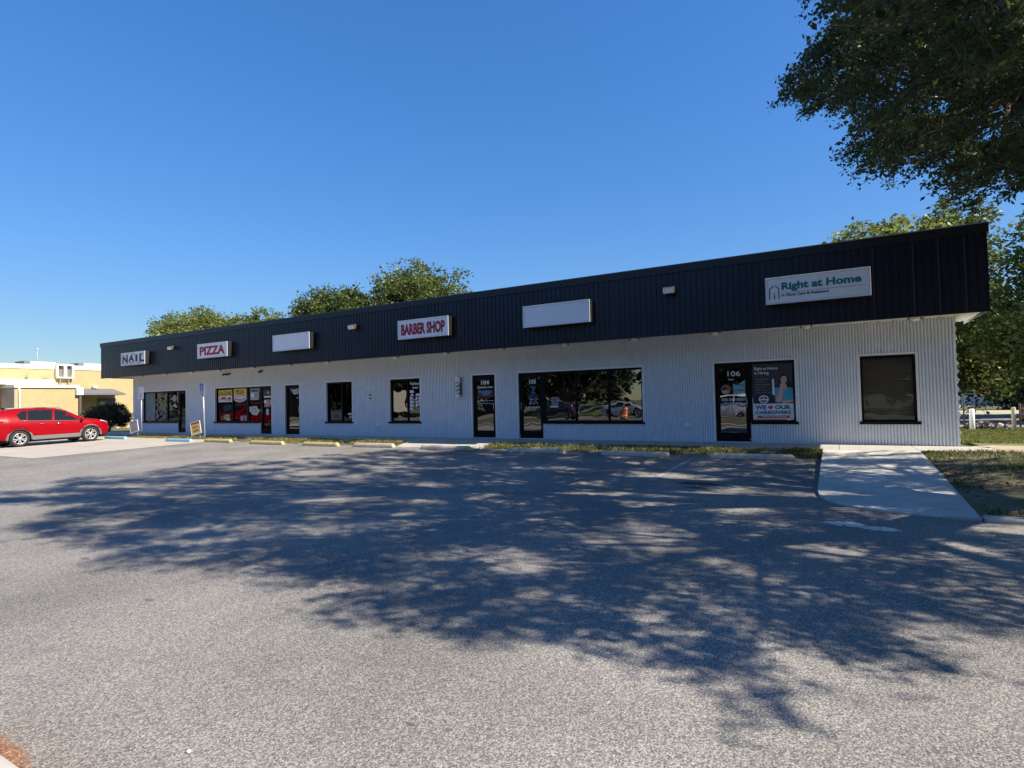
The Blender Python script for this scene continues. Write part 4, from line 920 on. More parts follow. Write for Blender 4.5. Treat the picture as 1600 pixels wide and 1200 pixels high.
# barber pole
t = thing('barber_pole', 'old white barber pole with dark spiral stripes mounted on the wall', 'barber pole', (-11.71, -.02, 1.45))
b = MB(); b.box(-.07, .075, -.055, .02, .02, .70); b.build('back_plate', mat('pole_plate', (.10, .11, .13), .4), t, .01)
b = MB(); b.lathe([(.03, -.05), (.085, -.04), (.085, .08), (.07, .1)], (0, -.13, 0), 'z', 20); b.build('bottom_cap', WHITE, t)
b = MB(); b.lathe([(.07, .52), (.1, .53), (.1, .56), (.085, .58), (.095, .66), (.07, .73), (.0, .76)], (0, -.13, 0), 'z', 20); b.build('top_cap', WHITE, t)
b = MB(); seg = 28; rows = 44; vs = []; fs = []
for i in range(rows+1):
    for k in range(seg):
        an = 2*PI*k/seg; vs.append((.072*math.cos(an), -.13+.072*math.sin(an), .1+.42*i/rows))
b.add(vs, [], True)
for i in range(rows):
    for k in range(seg):
        k2 = (k+1) % seg; ph = (i/rows*3.0 - k/seg) % 1
        b.f.append([i*seg+k, i*seg+k2, (i+1)*seg+k2, (i+1)*seg+k]); b.sm.append(True); b.mi.append(1 if ph < .3 else 0)
b.build('striped_cylinder', [mat('pole_white', (.66, .68, .68), .25), mat('pole_dark', (.02, .025, .05), .25)], t)

# house number and round emblem plate
t = thing('house_number', 'faint pale house number 1115 on the fluted wall', 'house number', (-16.1, -.004, 1.80))
for i, ch in enumerate('1115'):
    text_mesh(ch, .045 if ch == '1' else .085, .16, -.22+i*.125, 0, -.012, mat('pale_number', (.8, .82, .86), .35), 'digit', t, .02, .012)
t = thing('plate', 'square white plate with a dark round emblem under the house number', 'plate', (-16.08, -.004, 1.42))
b = MB(); b.box(-.14, .14, -.02, 0, 0, .27); b.build('board', WHITE, t, .006)
b = MB(); b.m = 0; b.disc(0, .135, .10, .115, -.0215); b.build('emblem_ring', mat('emblem_dark', (.03, .035, .05), .5), t)
b = MB(); b.disc(0, .135, .045, .055, -.023); b.build('emblem_centre', WHITE, t)
b = MB()
for dx, dz in ((-.07, 0), (.07, 0)): b.add([(dx-.02, -.0228, .135+dz), (dx, -.0228, .135-.03), (dx+.02, -.0228, .135), (dx, -.0228, .135+.03)], [(0, 1, 2, 3)])
b.build('emblem_notch', WHITE, t)

# ------------------------------------------------------------------ posters and lettering on the glass
PY = .098      # lettering sits on the outer face of the glass
YEL = mat('poster_yellow', (.80, .55, .05), .5); PINK = mat('poster_pink', (.62, .30, .42), .5); CREAM = mat('poster_cream', (.74, .70, .66), .5)
ORNG = mat('poster_orange', (.62, .28, .05), .5); SKIN = mat('print_skin', (.60, .38, .30), .6); HAIR = mat('print_hair', (.015, .011, .01), .6)
SCRUB = mat('print_scrubs', (.06, .36, .50), .6); PDK = mat('print_charcoal', (.035, .036, .04), .45); PNV = mat('print_navy', (.012, .02, .045), .45)
MUR = mat('decal_grey', (.24, .25, .26), .5); TEALF = mat('decal_teal', (.10, .20, .21), .5)
class Poster:
    def __init__(s, name, label, cat, x, z, group=None, y=PY):
        s.t = thing(name, label, cat, (x, y, z), 0, group); s.k = 0
    def rect(s, name, x0, x1, z0, z1, m):
        s.k += 1; b = MB(); b.box(x0, x1, -.0012*s.k-.0008, -.0012*s.k, z0, z1); return b.build(name, m, s.t)
    def poly(s, name, pts, m):
        s.k += 1; b = MB(); b.prism(pts, -.0012*s.k-.0008, -.0012*s.k, 'y'); return b.build(name, m, s.t)
    def oval(s, name, cx, cz, rx, rz, m):
        return s.poly(name, [(cx+rx*math.cos(2*PI*k/22), cz+rz*math.sin(2*PI*k/22)) for k in range(22)], m)
    def text(s, body, x, z, w_, h, m, bold=.02, name='lettering'):
        s.k += 1; return text_mesh(body, w_, h, x, z, -.0012*s.k, m, name, s.t, bold, .001)
# pizza front
p = Poster('poster', 'yellow and white poster headed CALZONE at the top of the window', 'poster', -26.24, 1.50)
p.rect('paper', 0, 1.08, 0, .58, CREAM); p.rect('yellow_band', 0, 1.08, .29, .58, YEL); p.text('CALZONE', .06, .33, .97, .19, BLACK, .04)
for cx, cz, a, m in ((.25, .14, .17, PINK), (.62, .12, .2, PINK), (.42, .2, .2, RED), (.88, .17, .12, PDK), (.87, .1, .12, GREYL)): p.oval('print', cx, cz, a, .055, m)
p = Poster('poster', 'yellow and white poster headed PIZZA beside the calzone poster', 'poster', -25.03, 1.52)
p.rect('paper', 0, .99, .12, .60, CREAM); p.poly('paper_curve', [(0, .12), (.99, .12)][::-1]+[(.06, .03), (.25, -.03), (.5, -.045), (.8, .0), (.95, .1)], CREAM)
p.rect('yellow_band', 0, .99, .30, .60, YEL); p.text('PIZZA', .17, .35, .62, .19, BLACK, .04); p.text('CALZONES', .1, .24, .8, .055, RED, .02)
p.poly('pie_print', [(.05, .2), (.1, .05), (.35, -.01), (.6, -.01), (.85, .06), (.93, .19), (.6, .12), (.35, .12)], PINK)
p = Poster('notice', 'grey and white sheet taped high in the third pizza pane', 'notice', -23.78, 1.56)
p.rect('paper', 0, .62, 0, .52, mat('grey_paper', (.42, .44, .46), .6)); p.rect('print', .06, .56, .38, .48, PDK); p.rect('print', .3, .54, .12, .34, GREYL); p.rect('print', .06, .26, .12, .3, WHITE)
p = Poster('notice', 'crumpled white notice low in the third pizza pane', 'notice', -23.86, .82)
p.poly('paper', [(0, .44), (.55, .46), (.62, .33), (.8, .27), (.66, .14), (.55, .02), (.2, .06), (.12, .16), (0, .2)], mat('cream_notice', (.58, .57, .50), .6))
for dx, dz in ((.15, .36), (.35, .33), (.42, .2), (.2, .25)): p.rect('print', dx, dx+.12, dz, dz+.035, PDK)
p = Poster('notice', 'black and white notice at the top of the pizza shop door', 'notice', -22.80, 1.66)
p.rect('paper', 0, .52, 0, .40, mat('black_paper', (.015, .016, .02), .5)); p.rect('print', 0, .52, 0, .07, WHITE); p.rect('print', .2, .38, .16, .28, GREYL); p.rect('print', 0, .03, .07, .4, GREYL)
p = Poster('notice', 'pink and white notice in the middle of the pizza shop door', 'notice', -22.80, 1.22)
p.rect('paper', .03, .43, .0, .34, mat('pink_notice', (.50, .22, .18), .6)); p.oval('print', .1, .25, .1, .08, WHITE); p.oval('print', .27, .18, .1, .1, PINK); p.rect('side_paper', .46, .53, .1, .33, WHITE)
p = Poster('notice', 'narrow pale blue sheet in the middle of the pizza shop door', 'notice', -22.64, .86)
p.rect('paper', 0, .17, 0, .28, mat('blue_paper', (.50, .60, .72), .6))
p = Poster('price_card', 'tan menu cards standing low in the first pizza pane', 'menu card', -26.08, .60)
p.poly('card', [(.0, .06), (.25, .12), (.36, .30), (.72, .30), (.72, .02), (.55, .0), (.3, .06)], mat('tan_card', (.50, .36, .17), .6)); p.oval('print', .62, .06, .14, .05, CREAM); p.oval('print', .45, .16, .1, .05, ORNG)
p = Poster('menu_card', 'pink menu card with a dark oval low in the second pizza pane', 'menu card', -24.52, .61)
p.rect('card', 0, .46, 0, .22, mat('pink_card', (.66, .42, .46), .6)); p.oval('print', .28, .06, .12, .045, PDK); p.rect('print', .08, .4, .14, .18, RED)
# lone door
p = Poster('notice', 'grey crumpled sheet taped high on the narrow lone door', 'notice', -20.98, 1.72)
p.poly('paper', [(0, .26), (.12, .3), (.14, .22), (.2, .27), (.46, .27), (.5, .1), (.38, .02), (.2, .05), (.12, .15)], mat('grey_paper', (.42, .44, .46), .6)); p.rect('tape', .42, .52, -.14, -.1, WHITE)
# nail shop decals
rr = random.Random(12)
p = Poster('window_decal', 'tall teal frosted decal in the leftmost pane of the row', 'decal', -32.85, .62)
p.poly('film', [(0, 0), (1.0, 0), (1.0, 1.1), (.8, 1.36), (.3, 1.45), (0, 1.45)], TEALF)
for k in range(26): p.oval('print', rr.uniform(.08, .9), rr.uniform(.05, .5), rr.uniform(.03, .1), rr.uniform(.02, .07), rr.choice((MUR, GREYL, TEALF)))
p = Poster('window_decal', 'grey floral decal bordering the second pane from the left', 'decal', -31.74, .62)
for k in range(44):
    side = rr.random()
    x, z = (rr.uniform(.03, .2), rr.uniform(.1, 1.4)) if side < .25 else (rr.uniform(.8, .98), rr.uniform(.1, 1.45)) if side < .5 else (rr.uniform(.05, .98), rr.uniform(.03, .55))
    p.oval('flower', x, z, rr.uniform(.03, .1), rr.uniform(.03, .09), rr.choice((MUR, GREYL, TEALF, mat('decal_lilac', (.25, .24, .33), .5))))
p = Poster('window_decal', 'pale torn sheets hanging inside the third pane from the left', 'decal', -30.55, 1.2)
p.poly('sheet', [(.08, .55), (.3, .62), (.5, .78), (.66, .7), (.7, .55), (.62, .42), (.45, .38), (.35, .5)], GREYL); p.poly('sheet', [(.3, .18), (.55, .33), (.7, .2), (.8, .1), (.6, .08)], mat('grey_paper', (.42, .44, .46), .6)); p.poly('sheet', [(.72, .5), (.8, .95), (.86, .95), (.88, .45), (.78, .3)], MUR)
# plain two-pane window
p = Poster('notice', 'faded tan poster with a dark round print low in the plain two pane window', 'poster', -18.44, .62)
p.rect('paper', 0, .62, 0, .40, mat('tan_faded', (.15, .13, .10), .6)); p.rect('print', .04, .58, .32, .38, PDK); p.oval('print', .34, .16, .17, .1, PDK)
p = Poster('notice', 'small pale notices at the lower right of the plain two pane window', 'notice', -17.45, .70)
p.rect('paper', 0, .28, .14, .2, CREAM); p.rect('paper', .06, .28, 0, .1, GREYL)
for lab, x, z, l in (('shorter pale reflection strip in the plain two pane window', -18.2, 1.55, .38), ('longer pale reflection strip in the plain two pane window', -17.53, 1.40, .70)):
    b = MB(); b.tube([(0, .02, 0), (.012, .03, l*.5), (0, .02, l)], .022, 8)  # pale tube standing in for a reflection in the glass
    tag(b.build('reflection_strip', mat('reflection_pale', (.30, .29, .27), .6), None, 0, (x, .11, z)), lab, 'strip', 'pale strips modelled as reflections in the plain window')
# barber window
p = Poster('window_lettering', 'white letters reading Fashion cuts and BARBER SHOP on the window pane', 'lettering', -14.19, .62)
p.text('Fashion', .07, 1.33, .46, .115, WHITE, .02); p.text('cuts', .17, 1.19, .29, .085, WHITE, .02)
for i, ch in enumerate('BARBER'): p.text(ch, .05, 1.03-.132*i, .21, .105, mat('lettering_lilac', (.86, .84, .90), .5), .05, 'letter')
for i, ch in enumerate('SHOP'): p.text(ch, .34, .90-.132*i, .21, .105, mat('lettering_lilac', (.86, .84, .90), .5), .05, 'letter')
# door 104
p = Poster('window_lettering', 'number 104 and white opening lines with a blue panel on the glass door', 'lettering', -11.08, 1.03)
p.text('104', .20, .83, .34, .15, WHITE, .035); p.text('Fashion cuts', .06, .70, .62, .085, WHITE, .02)
p.rect('panel', .06, .70, .39, .64, PDK); p.poly('blue_print', [(.2, .6), (.36, .62), (.62, .61), (.6, .53), (.54, .48), (.4, .43), (.28, .46), (.2, .53)], mat('blue_print', (.10, .19, .36), .5)); p.oval('print', .14, .58, .05, .03, GREYL)
p.text('BARBER', .16, .33, .42, .045, RED, .02)
p.text('Monday - Saturday', .06, .24, .66, .035, WHITE, .02); p.text('9 - 7', .3, .195, .16, .03, WHITE, .02); p.text('Sunday by appointment', .06, .14, .68, .035, WHITE, .02)
# door 105
p = Poster('window_lettering', 'number 105 with a small blue emblem and white lines on the glass door', 'lettering', -9.15, 1.0)
p.text('105', .21, .82, .25, .15, WHITE, .03)
p.poly('blue_emblem', [(.22, .76), (.30, .72), (.40, .72), (.47, .76), (.40, .70), (.37, .66), (.37, .55), (.33, .55), (.33, .66), (.29, .70)], mat('emblem_blue', (.07, .19, .42), .5)); p.oval('print', .35, .51, .1, .02, mat('emblem_blue', (.07, .19, .42), .5))
for i, ww in enumerate((.34, .40)): p.rect('print', .35-ww/2, .35+ww/2, .43-.06*i, .445-.06*i, mat('emblem_blue', (.07, .19, .42), .5))
p.text('Tues - Fri', .19, .28, .34, .05, WHITE, .02); p.text('9 - 6', .22, .21, .26, .04, WHITE, .02); p.text('Sat 8 - 4', .19, .14, .34, .045, WHITE, .02); p.text('352-250-4073', .15, .0, .44, .06, WHITE, .02)
p = Poster('notice', 'small white notice in the left pane of the widest window', 'notice', -8.12, 1.02)
p.rect('paper', 0, .24, .06, .34, GREYL); p.rect('paper', -.06, .24, .0, .05, CREAM)
for i in range(5): p.rect('print', .04, .2, .10+.045*i, .12+.045*i, PDK)
# door 106
p = Poster('window_lettering', 'number 106 with a teal emblem and white phone number on the glass door', 'lettering', -2.82, .95)
p.text('106', .22, .87, .34, .15, WHITE, .01); p.text('Suite', .24, .76, .14, .05, WHITE, .02)
p.oval('round_picture', .16, .50, .13, .14, mat('print_rose', (.30, .14, .12), .5)); p.oval('print', .12, .5, .05, .08, HAIR); p.oval('print', .2, .5, .05, .07, mat('print_brown', (.20, .07, .04), .5)); p.oval('print', .15, .44, .1, .05, SKIN)
p.poly('teal_flag', [(.36, .66), (.46, .62), (.68, .76), (.72, .52), (.70, .38), (.36, .36)], mat('flag_teal', (.22, .42, .46), .5))
p.text('Right', .42, .58, .22, .07, NAVY, .02); p.text('at Home', .38, .45, .30, .06, NAVY, .02)
p.text('352-383-0357', .04, .18, .64, .075, WHITE, .02); p.text('Monday - Friday', .10, .08, .52, .06, WHITE, .02); p.text('8am - 5pm', .2, .0, .32, .05, WHITE, .02)
# poster filling the window beside door 106
p = Poster('poster', 'tall charcoal hiring poster with a smiling woman in blue scrubs', 'poster', -1.96, .61)
W_, H_ = 1.0, 1.51
p.rect('paper', 0, W_, .42, H_, PDK)
p.poly('backdrop', [(.48, .85), (.62, 1.15), (.98, 1.38), (1.0, 1.38), (1.0, .42), (.48, .42)], mat('print_slate', (.045, .046, .06), .5))
p.text('Right at Home', .06, 1.33, .58, .10, WHITE, .012); p.text('is Hiring', .06, 1.21, .36, .10, WHITE, .012)
for i, (s_, ww) in enumerate((('Home Health Aides', .34), ('Weekly Pay', .22), ('Flexible Schedules', .36), ('Paid Training', .26), ('Apply Today', .28), ('Caregivers and nurses', .42))):
    p.text(s_, .08, 1.085-.072*i, ww, .03, GREYL, .01)
p.poly('white_stripe', [(.50, 1.09), (.545, 1.10), (.555, .66), (.50, .66)], WHITE)
p.poly('hair', [(.68, 1.12), (.72, 1.22), (.79, 1.26), (.86, 1.23), (.90, 1.14), (.95, .98), (.99, .88), (.93, .84), (.88, .86), (.80, .92), (.70, .95), (.62, .86), (.645, 1.0)], HAIR)
p.poly('neck', [(.74, .95), (.84, .95), (.86, .84), (.79, .78), (.72, .84)], SKIN)
p.poly('scrubs', [(.55, .86), (.66, .86), (.72, .86), (.79, .76), (.86, .86), (.95, .86), (1.0, .82), (1.0, .46), (.60, .46), (.55, .62)], SCRUB)
p.poly('face', [(.705, 1.13), (.73, 1.19), (.79, 1.21), (.845, 1.18), (.865, 1.10), (.85, 1.01), (.80, .94), (.755, .94), (.715, 1.02)], SKIN)
p.poly('fringe', [(.70, 1.10), (.715, 1.2), (.79, 1.235), (.855, 1.19), (.87, 1.1), (.83, 1.17), (.76, 1.165)], HAIR)
for ex in (.752, .822): p.oval('eye', ex, 1.098, .017, .009, HAIR)
p.poly('nose', [(.783, 1.09), (.798, 1.045), (.772, 1.045)], mat('print_skin_shade', (.50, .30, .23), .6)); p.oval('mouth', .787, 1.012, .035, .010, mat('print_lips', (.50, .12, .12), .6)); p.oval('teeth', .787, 1.014, .024, .005, WHITE)
p.poly('forearm', [(.70, .93), (.77, .94), (.755, .70), (.74, .53), (.66, .46), (.57, .48), (.58, .56), (.66, .70)], SKIN)
p.poly('hand', [(.685, .90), (.70, .965), (.72, .985), (.735, .955), (.75, .97), (.765, .955), (.785, .945), (.79, .925), (.775, .90), (.73, .87)], SKIN)
p.poly('lower_arm', [(.70, .46), (.76, .51), (.90, .52), (1.0, .55), (1.0, .47), (.9, .45), (.78, .43)], SKIN)
p.rect('navy_panel', .04, .53, .43, .67, PNV); p.oval('seal', .28, .55, .125, .108, WHITE); p.oval('seal_ring', .28, .55, .095, .08, PNV); p.rect('seal_bar', .17, .39, .52, .555, WHITE); p.oval('seal_roof', .28, .585, .03, .02, WHITE)
p = Poster('window_sign', 'white sign reading WE heart OUR CAREGIVERS below the hiring poster', 'sign', -1.96, .62, None, PY-.034)
WB = mat('caregiver_navy', (.035, .10, .22), .5)
p.rect('panel', 0, 1.02, 0, .42, mat('panel_white', (.70, .72, .78), .5)); p.text('WE', .06, .26, .28, .115, WB, .05); p.text('OUR', .55, .26, .39, .115, WB, .05); p.text('CAREGIVERS', .06, .135, .88, .09, WB, .045)
hp = [(.0, -.065), (-.05, -.01), (-.06, .025), (-.045, .05), (-.02, .052), (0, .03), (.02, .052), (.045, .05), (.06, .025), (.05, -.01)]
p.poly('heart', [(.445+a, .315+b) for a, b in hp], mat('heart_red', (.52, .06, .05), .5))
p.poly('red_ribbon', [(.09, .095), (.13, .065), (.09, .03), (.93, .03), (.89, .065), (.93, .095)], mat('heart_red', (.52, .06, .05), .5)); p.text('Right at Home', .23, .042, .6, .042, WHITE, .02)

# ------------------------------------------------------------------ wheel stops
def wheel_stop(label, x0, x1, m, y=-2.60, end=None, rz=0.0, group='wheel stops along the front bays'):
    L_ = (x1-x0)/2; cx = (x0+x1)/2; z = T(cx, y)+.003
    t = thing('wheel_stop', label, 'wheel stop', (cx, y, z), rz, group)
    b = MB(); pr = [(-.085, 0), (.085, 0), (.075, .07), (.045, .125), (-.045, .125), (-.075, .07)]
    n = len(pr); xs_ = [-L_, -L_+.07, L_-.07, L_]; vs = []
    for i, xx in enumerate(xs_):
        s = .72 if i in (0, 3) else 1
        vs += [(xx, p_[0]*(.9 if i in (0, 3) else 1), p_[1]*s) for p_ in pr]
    fs = [(i*n+k, i*n+(k+1) % n, (i+1)*n+(k+1) % n, (i+1)*n+k) for i in range(3) for k in range(n)]+[tuple(range(n))[::-1], tuple(3*n+k for k in range(n))]
    b.add(vs, fs, False); b.build('bar', m, t, .008)
    for s in (-.6, .6):
        q = MB(); q.lathe([(.012, .12), (.012, .129), (.0, .131)], (s*L_, 0, 0), 'z', 8); q.build('pin', mat('rusty_pin', (.12, .05, .025), .8), t)
    if end:
        e = MB(); e.add([(xx, p_[0]*f_*1.03, p_[1]*g_*1.03) for xx, f_, g_ in ((L_-.16, 1, 1), (L_-.07, 1, 1), (L_+.003, .9, .72)) for p_ in pr],
            [(i*n+k, i*n+(k+1) % n, (i+1)*n+(k+1) % n, (i+1)*n+k) for i in range(2) for k in range(n)]+[tuple(2*n+k for k in range(n))], False)
        e.build('painted_end', end, t)
wheel_stop('worn blue wheel stop in front of the nose of the red car', -31.5, -29.6, STOPB, -2.45, None, .0, 'blue wheel stops on the concrete pad')
wheel_stop('bright blue wheel stop on the pale concrete beside the leaning accessible parking post', -25.75, -23.95, STOPB, -2.62, None, .02, 'blue wheel stops on the concrete pad')
wheel_stop('yellow wheel stop on the asphalt nearest the blue ones', -23.1, -21.35, STOPY, -2.50)
wheel_stop('yellow wheel stop facing the narrow lone door', -19.9, -18.0, STOPY, -2.62)
wheel_stop('sun bleached wheel stop with a yellow end facing the plain two pane window', -16.9, -15.1, STOPP, -2.62, STOPY, -.02)
wheel_stop('low grey wheel stop facing the barber window', -14.4, -12.64, STOPG, -2.55, None, .02)
wheel_stop('grey wheel stop on the bare concrete strip facing door 104', -11.4, -9.55, STOPG, -2.62, STOPY)
wheel_stop('tan wheel stop with a yellow end facing the widest window', -8.22, -6.46, STOPG, -2.62, STOPY, .02)
wheel_stop('tan wheel stop third from the walkway side facing the wall left of door 106', -5.35, -3.58, STOPG, -2.70, None, -.01)
wheel_stop('plain tan wheel stop nearest the walkway', -2.62, -.82, STOPG, -2.66, None, .01)

# ------------------------------------------------------------------ accessible parking posts and little yard signs
BLUE = mat('sign_blue', (.02, .12, .42), .4)
def acc_sign(label, x, y, z, lean, turn, field=BLUE, plate=None, mark=WHITE):
    t = thing('parking_sign', label, 'parking sign', (x, y, z), turn, 'accessible parking signs'); t.rotation_euler = (0, lean, turn)
    b = MB(); b.tube([(0, 0, -.15), (0, 0, 2.45)], .028, 10); b.build('post', GALV, t)
    pnl = MB(); pnl.box(-.155, .155, -.045, -.04, 1.86, 2.46); pnl.build('sign_plate', plate or mat('sign_white', (.55, .57, .62), .45), t)
    bl = MB(); bl.box(-.15, .15, -.048, -.0455, 2.14, 2.455); bl.build('blue_field', field, t)
    g = MB()                                          # wheelchair pictogram
    g.disc(-.01, 2.39, .022, .022, -.050, 12)
    for (xa, za, xb, zb) in ((-.01, 2.36, .0, 2.28), (.0, 2.28, .06, 2.28), (.06, 2.28, .085, 2.20), (-.005, 2.33, .045, 2.33)):
        dx, dz = xb-xa, zb-za; l = math.hypot(dx, dz); nx_, nz_ = -dz/l*.009, dx/l*.009
        g.prism([(xa-nx_, za-nz_), (xb-nx_, zb-nz_), (xb+nx_, zb+nz_), (xa+nx_, za+nz_)], -.051, -.0485, 'y')
    for k in range(14):
        a0, a1 = PI*.75+k*PI*1.25/14, PI*.75+(k+1)*PI*1.25/14
        g.add([(.0+r_*math.cos(a), -.0505, 2.25+r_*math.sin(a)) for a, r_ in ((a0, .075), (a1, .075), (a1, .06), (a0, .06))], [(0, 1, 2, 3)])
    g.build('wheelchair_symbol', mark, t)
    for tx, zz, hh, ww in (('PARKING BY', 2.07, .04, .24), ('DISABLED', 2.01, .035, .2), ('PERMIT ONLY', 1.955, .035, .24), ('$250 FINE', 1.89, .04, .2)):
        text_mesh(tx, ww, hh, -ww/2, zz, -.047, mat('sign_text', (.05, .07, .12), .5), 'lettering', t, .01, .001)
    return t
acc_sign('leaning accessible parking sign right of the bright blue wheel stop', -23.95, -2.0, -.13, -.06, .0)
acc_sign('greyish accessible parking sign standing straight in front of the leftmost shop window', -29.6, -1.75, -.10, .0, .35, mat('dull_blue', (.20, .24, .36), .5), mat('dull_plate', (.33, .34, .38), .5), mat('dull_mark', (.36, .39, .46), .5))  # greyer, duller colours than the other parking sign
def yard_sign(label, x, y, z, rz, tilt, colr, band, words, wc, h=.55, w_=.62, frame=None):
    t = thing('yard_sign', label, 'yard sign', (x, y, z), rz, 'small yard signs leaning on posts'); t.rotation_euler = (.0, tilt, rz)
    b = MB(); b.box(-w_/2, w_/2, -.012, 0, .24, .24+h); b.build('board', colr, t, .003)
    bb = MB(); bb.box(-w_/2+.03, w_/2-.03, -.0145, -.0125, .24+h*.80, .24+h*.97); bb.build('band', band, t)
    for i, wd in enumerate(words): text_mesh(wd, w_*.62, h*.2, -w_*.31, .24+h*(.48-.3*i), -.0145, wc[i], 'lettering', t, .03, .002)
    lg = MB()
    for s in (-.2, .2): lg.tube([(s, 0, -.1), (s, 0, .3)], .006, 6)
    lg.build('wire_legs', GALV, t)
    fr = MB()
    for xx in (-w_/2, w_/2): fr.box(xx-.012, xx+.012, -.016, .004, .235, .24+h+.005)
    fr.box(-w_/2, w_/2, -.0155, .0035, .24+h-.01, .24+h+.014); fr.box(-w_/2, w_/2, -.0155, .0035, .226, .25); fr.build('edge_frame', frame or WHITE, t)
yard_sign('small yellow yard sign reading PIZZA leaning beside the leaning post', -24.35, -2.1, -.13, .12, -.20, mat('yard_yellow', (.82, .60, .18), .5), mat('yard_brown', (.35, .09, .03), .5), ('PIZZA', 'SUBS'), (mat('yard_text', (.16, .11, .02), .5), RED), .55, .60, mat('yard_cream', (.80, .74, .55), .5))
yard_sign('small faded grey yard sign leaning at the foot of the straight post', -29.75, -1.95, -.10, .1, -.22, mat('yard_grey', (.40, .37, .37), .6), mat('yard_lilac', (.28, .26, .33), .6), ('NAILS', 'OPEN'), (mat('yard_faded', (.32, .29, .29), .6), mat('yard_faded', (.32, .29, .29), .6)), .55, .62)
# ------------------------------------------------------------------ cars
def lerp_tab(tab, y):
    if y <= tab[0][0]: return tab[0][1]
    for (a, va), (b, vb) in zip(tab[:-1], tab[1:]):
        if y <= b: return va+(vb-va)*(y-a)/(b-a)
    return tab[-1][1]
GLS_CAR = glass_mat('car_glass', .30, .10)
TYRE = mat('tyre_rubber', (.018, .018, .019), .85)
CLAD = mat('grey_cladding', (.13, .13, .13), .6)
UNDER = mat('underbody', (.006, .006, .006), .9)
RIM = mat('rim_alloy', (.50, .51, .52), .3, metal=.4)
CHROME = mat('chrome', (.75, .75, .76), .12, metal=1.0)
TAIL = mat('tail_lamp', (.28, .008, .012), .15, spec=.6)
HEADL = mat('head_lamp', (.62, .64, .68), .12, spec=.7)
SPEC_SUV = dict(L=2.24, sill=.30, fa=1.32, ra=-1.33, R=.352, arch=.405,
    zr=[(-2.24, .80), (-2.225, .98), (-2.17, 1.10), (-2.08, 1.45), (-1.99, 1.56), (-1.6, 1.615), (-1.0, 1.645), (-.3, 1.65), (.1, 1.625), (.45, 1.53), (1.12, 1.135), (1.22, 1.10), (1.7, 1.035), (1.98, .955), (2.12, .87), (2.2, .78), (2.24, .66)],
    belt=[(-2.24, .80), (-2.0, 1.16), (-1.6, 1.14), (-.5, 1.07), (.6, 1.03), (1.1, 1.03), (1.3, 1.04)],
    hw=[(-2.24, .74), (-2.12, .84), (-1.7, .915), (-1.0, .928), (1.3, .928), (1.75, .90), (2.02, .80), (2.15, .68), (2.24, .52)],
    roof=.60, glass=[[(.98, .04), (.42, .93), (.02, .95), (-.08, .06)], [(-.16, .06), (-.06, .95), (-.95, .93), (-1.05, .06)], [(-1.08, .06), (-.98, .93), (-1.16, .90), (-1.38, .58), (-1.30, .10)]],
    ws=(.50, 1.10), rg=(-2.16, -2.09), clad=True)
SPEC_SEDAN = dict(L=2.35, sill=.24, fa=1.38, ra=-1.38, R=.33, arch=.37,
    zr=[(-2.35, .62), (-2.3, .88), (-2.2, .96), (-1.75, 1.02), (-1.6, 1.05), (-.95, 1.38), (-.5, 1.44), (.1, 1.44), (.45, 1.36), (1.1, .99), (1.3, .95), (1.9, .85), (2.15, .74), (2.3, .62), (2.35, .5)],
    belt=[(-2.35, .7), (-1.9, .93), (0, .92), (1.1, .90), (1.3, .9)],
    hw=[(-2.35, .72), (-2.2, .84), (-1.6, .90), (1.4, .90), (1.9, .84), (2.2, .70), (2.35, .5)],
    roof=.56, glass=[[(.9, .05), (.4, .92), (-.1, .95), (-.15, .06)], [(-.22, .06), (-.17, .95), (-.8, .9), (-1.25, .25), (-1.2, .06)]], ws=(.48, 1.06), rg=(-1.52, -.98), clad=False)
SPEC_VAN = dict(L=2.5, sill=.26, fa=1.6, ra=-1.5, R=.34, arch=.39,
    zr=[(-2.5, .9), (-2.48, 1.2), (-2.4, 1.72), (-2.2, 1.80), (-1.0, 1.84), (.3, 1.83), (.75, 1.74), (1.55, 1.22), (1.7, 1.15), (2.15, 1.0), (2.35, .85), (2.5, .6)],
    belt=[(-2.5, 1.0), (-2.2, 1.12), (0, 1.10), (1.4, 1.05), (1.7, 1.05)],
    hw=[(-2.5, .82), (-2.3, .93), (-1, .97), (1.5, .97), (2.0, .90), (2.3, .74), (2.5, .5)],
    roof=.70, glass=[[(1.3, .05), (.75, .9), (.3, .93), (.25, .06)], [(.15, .06), (.2, .93), (-.9, .93), (-.95, .06)], [(-1.05, .06), (-1.0, .93), (-2.1, .9), (-2.2, .1)]], ws=(.78, 1.52), rg=(-2.47, -2.41), clad=False)
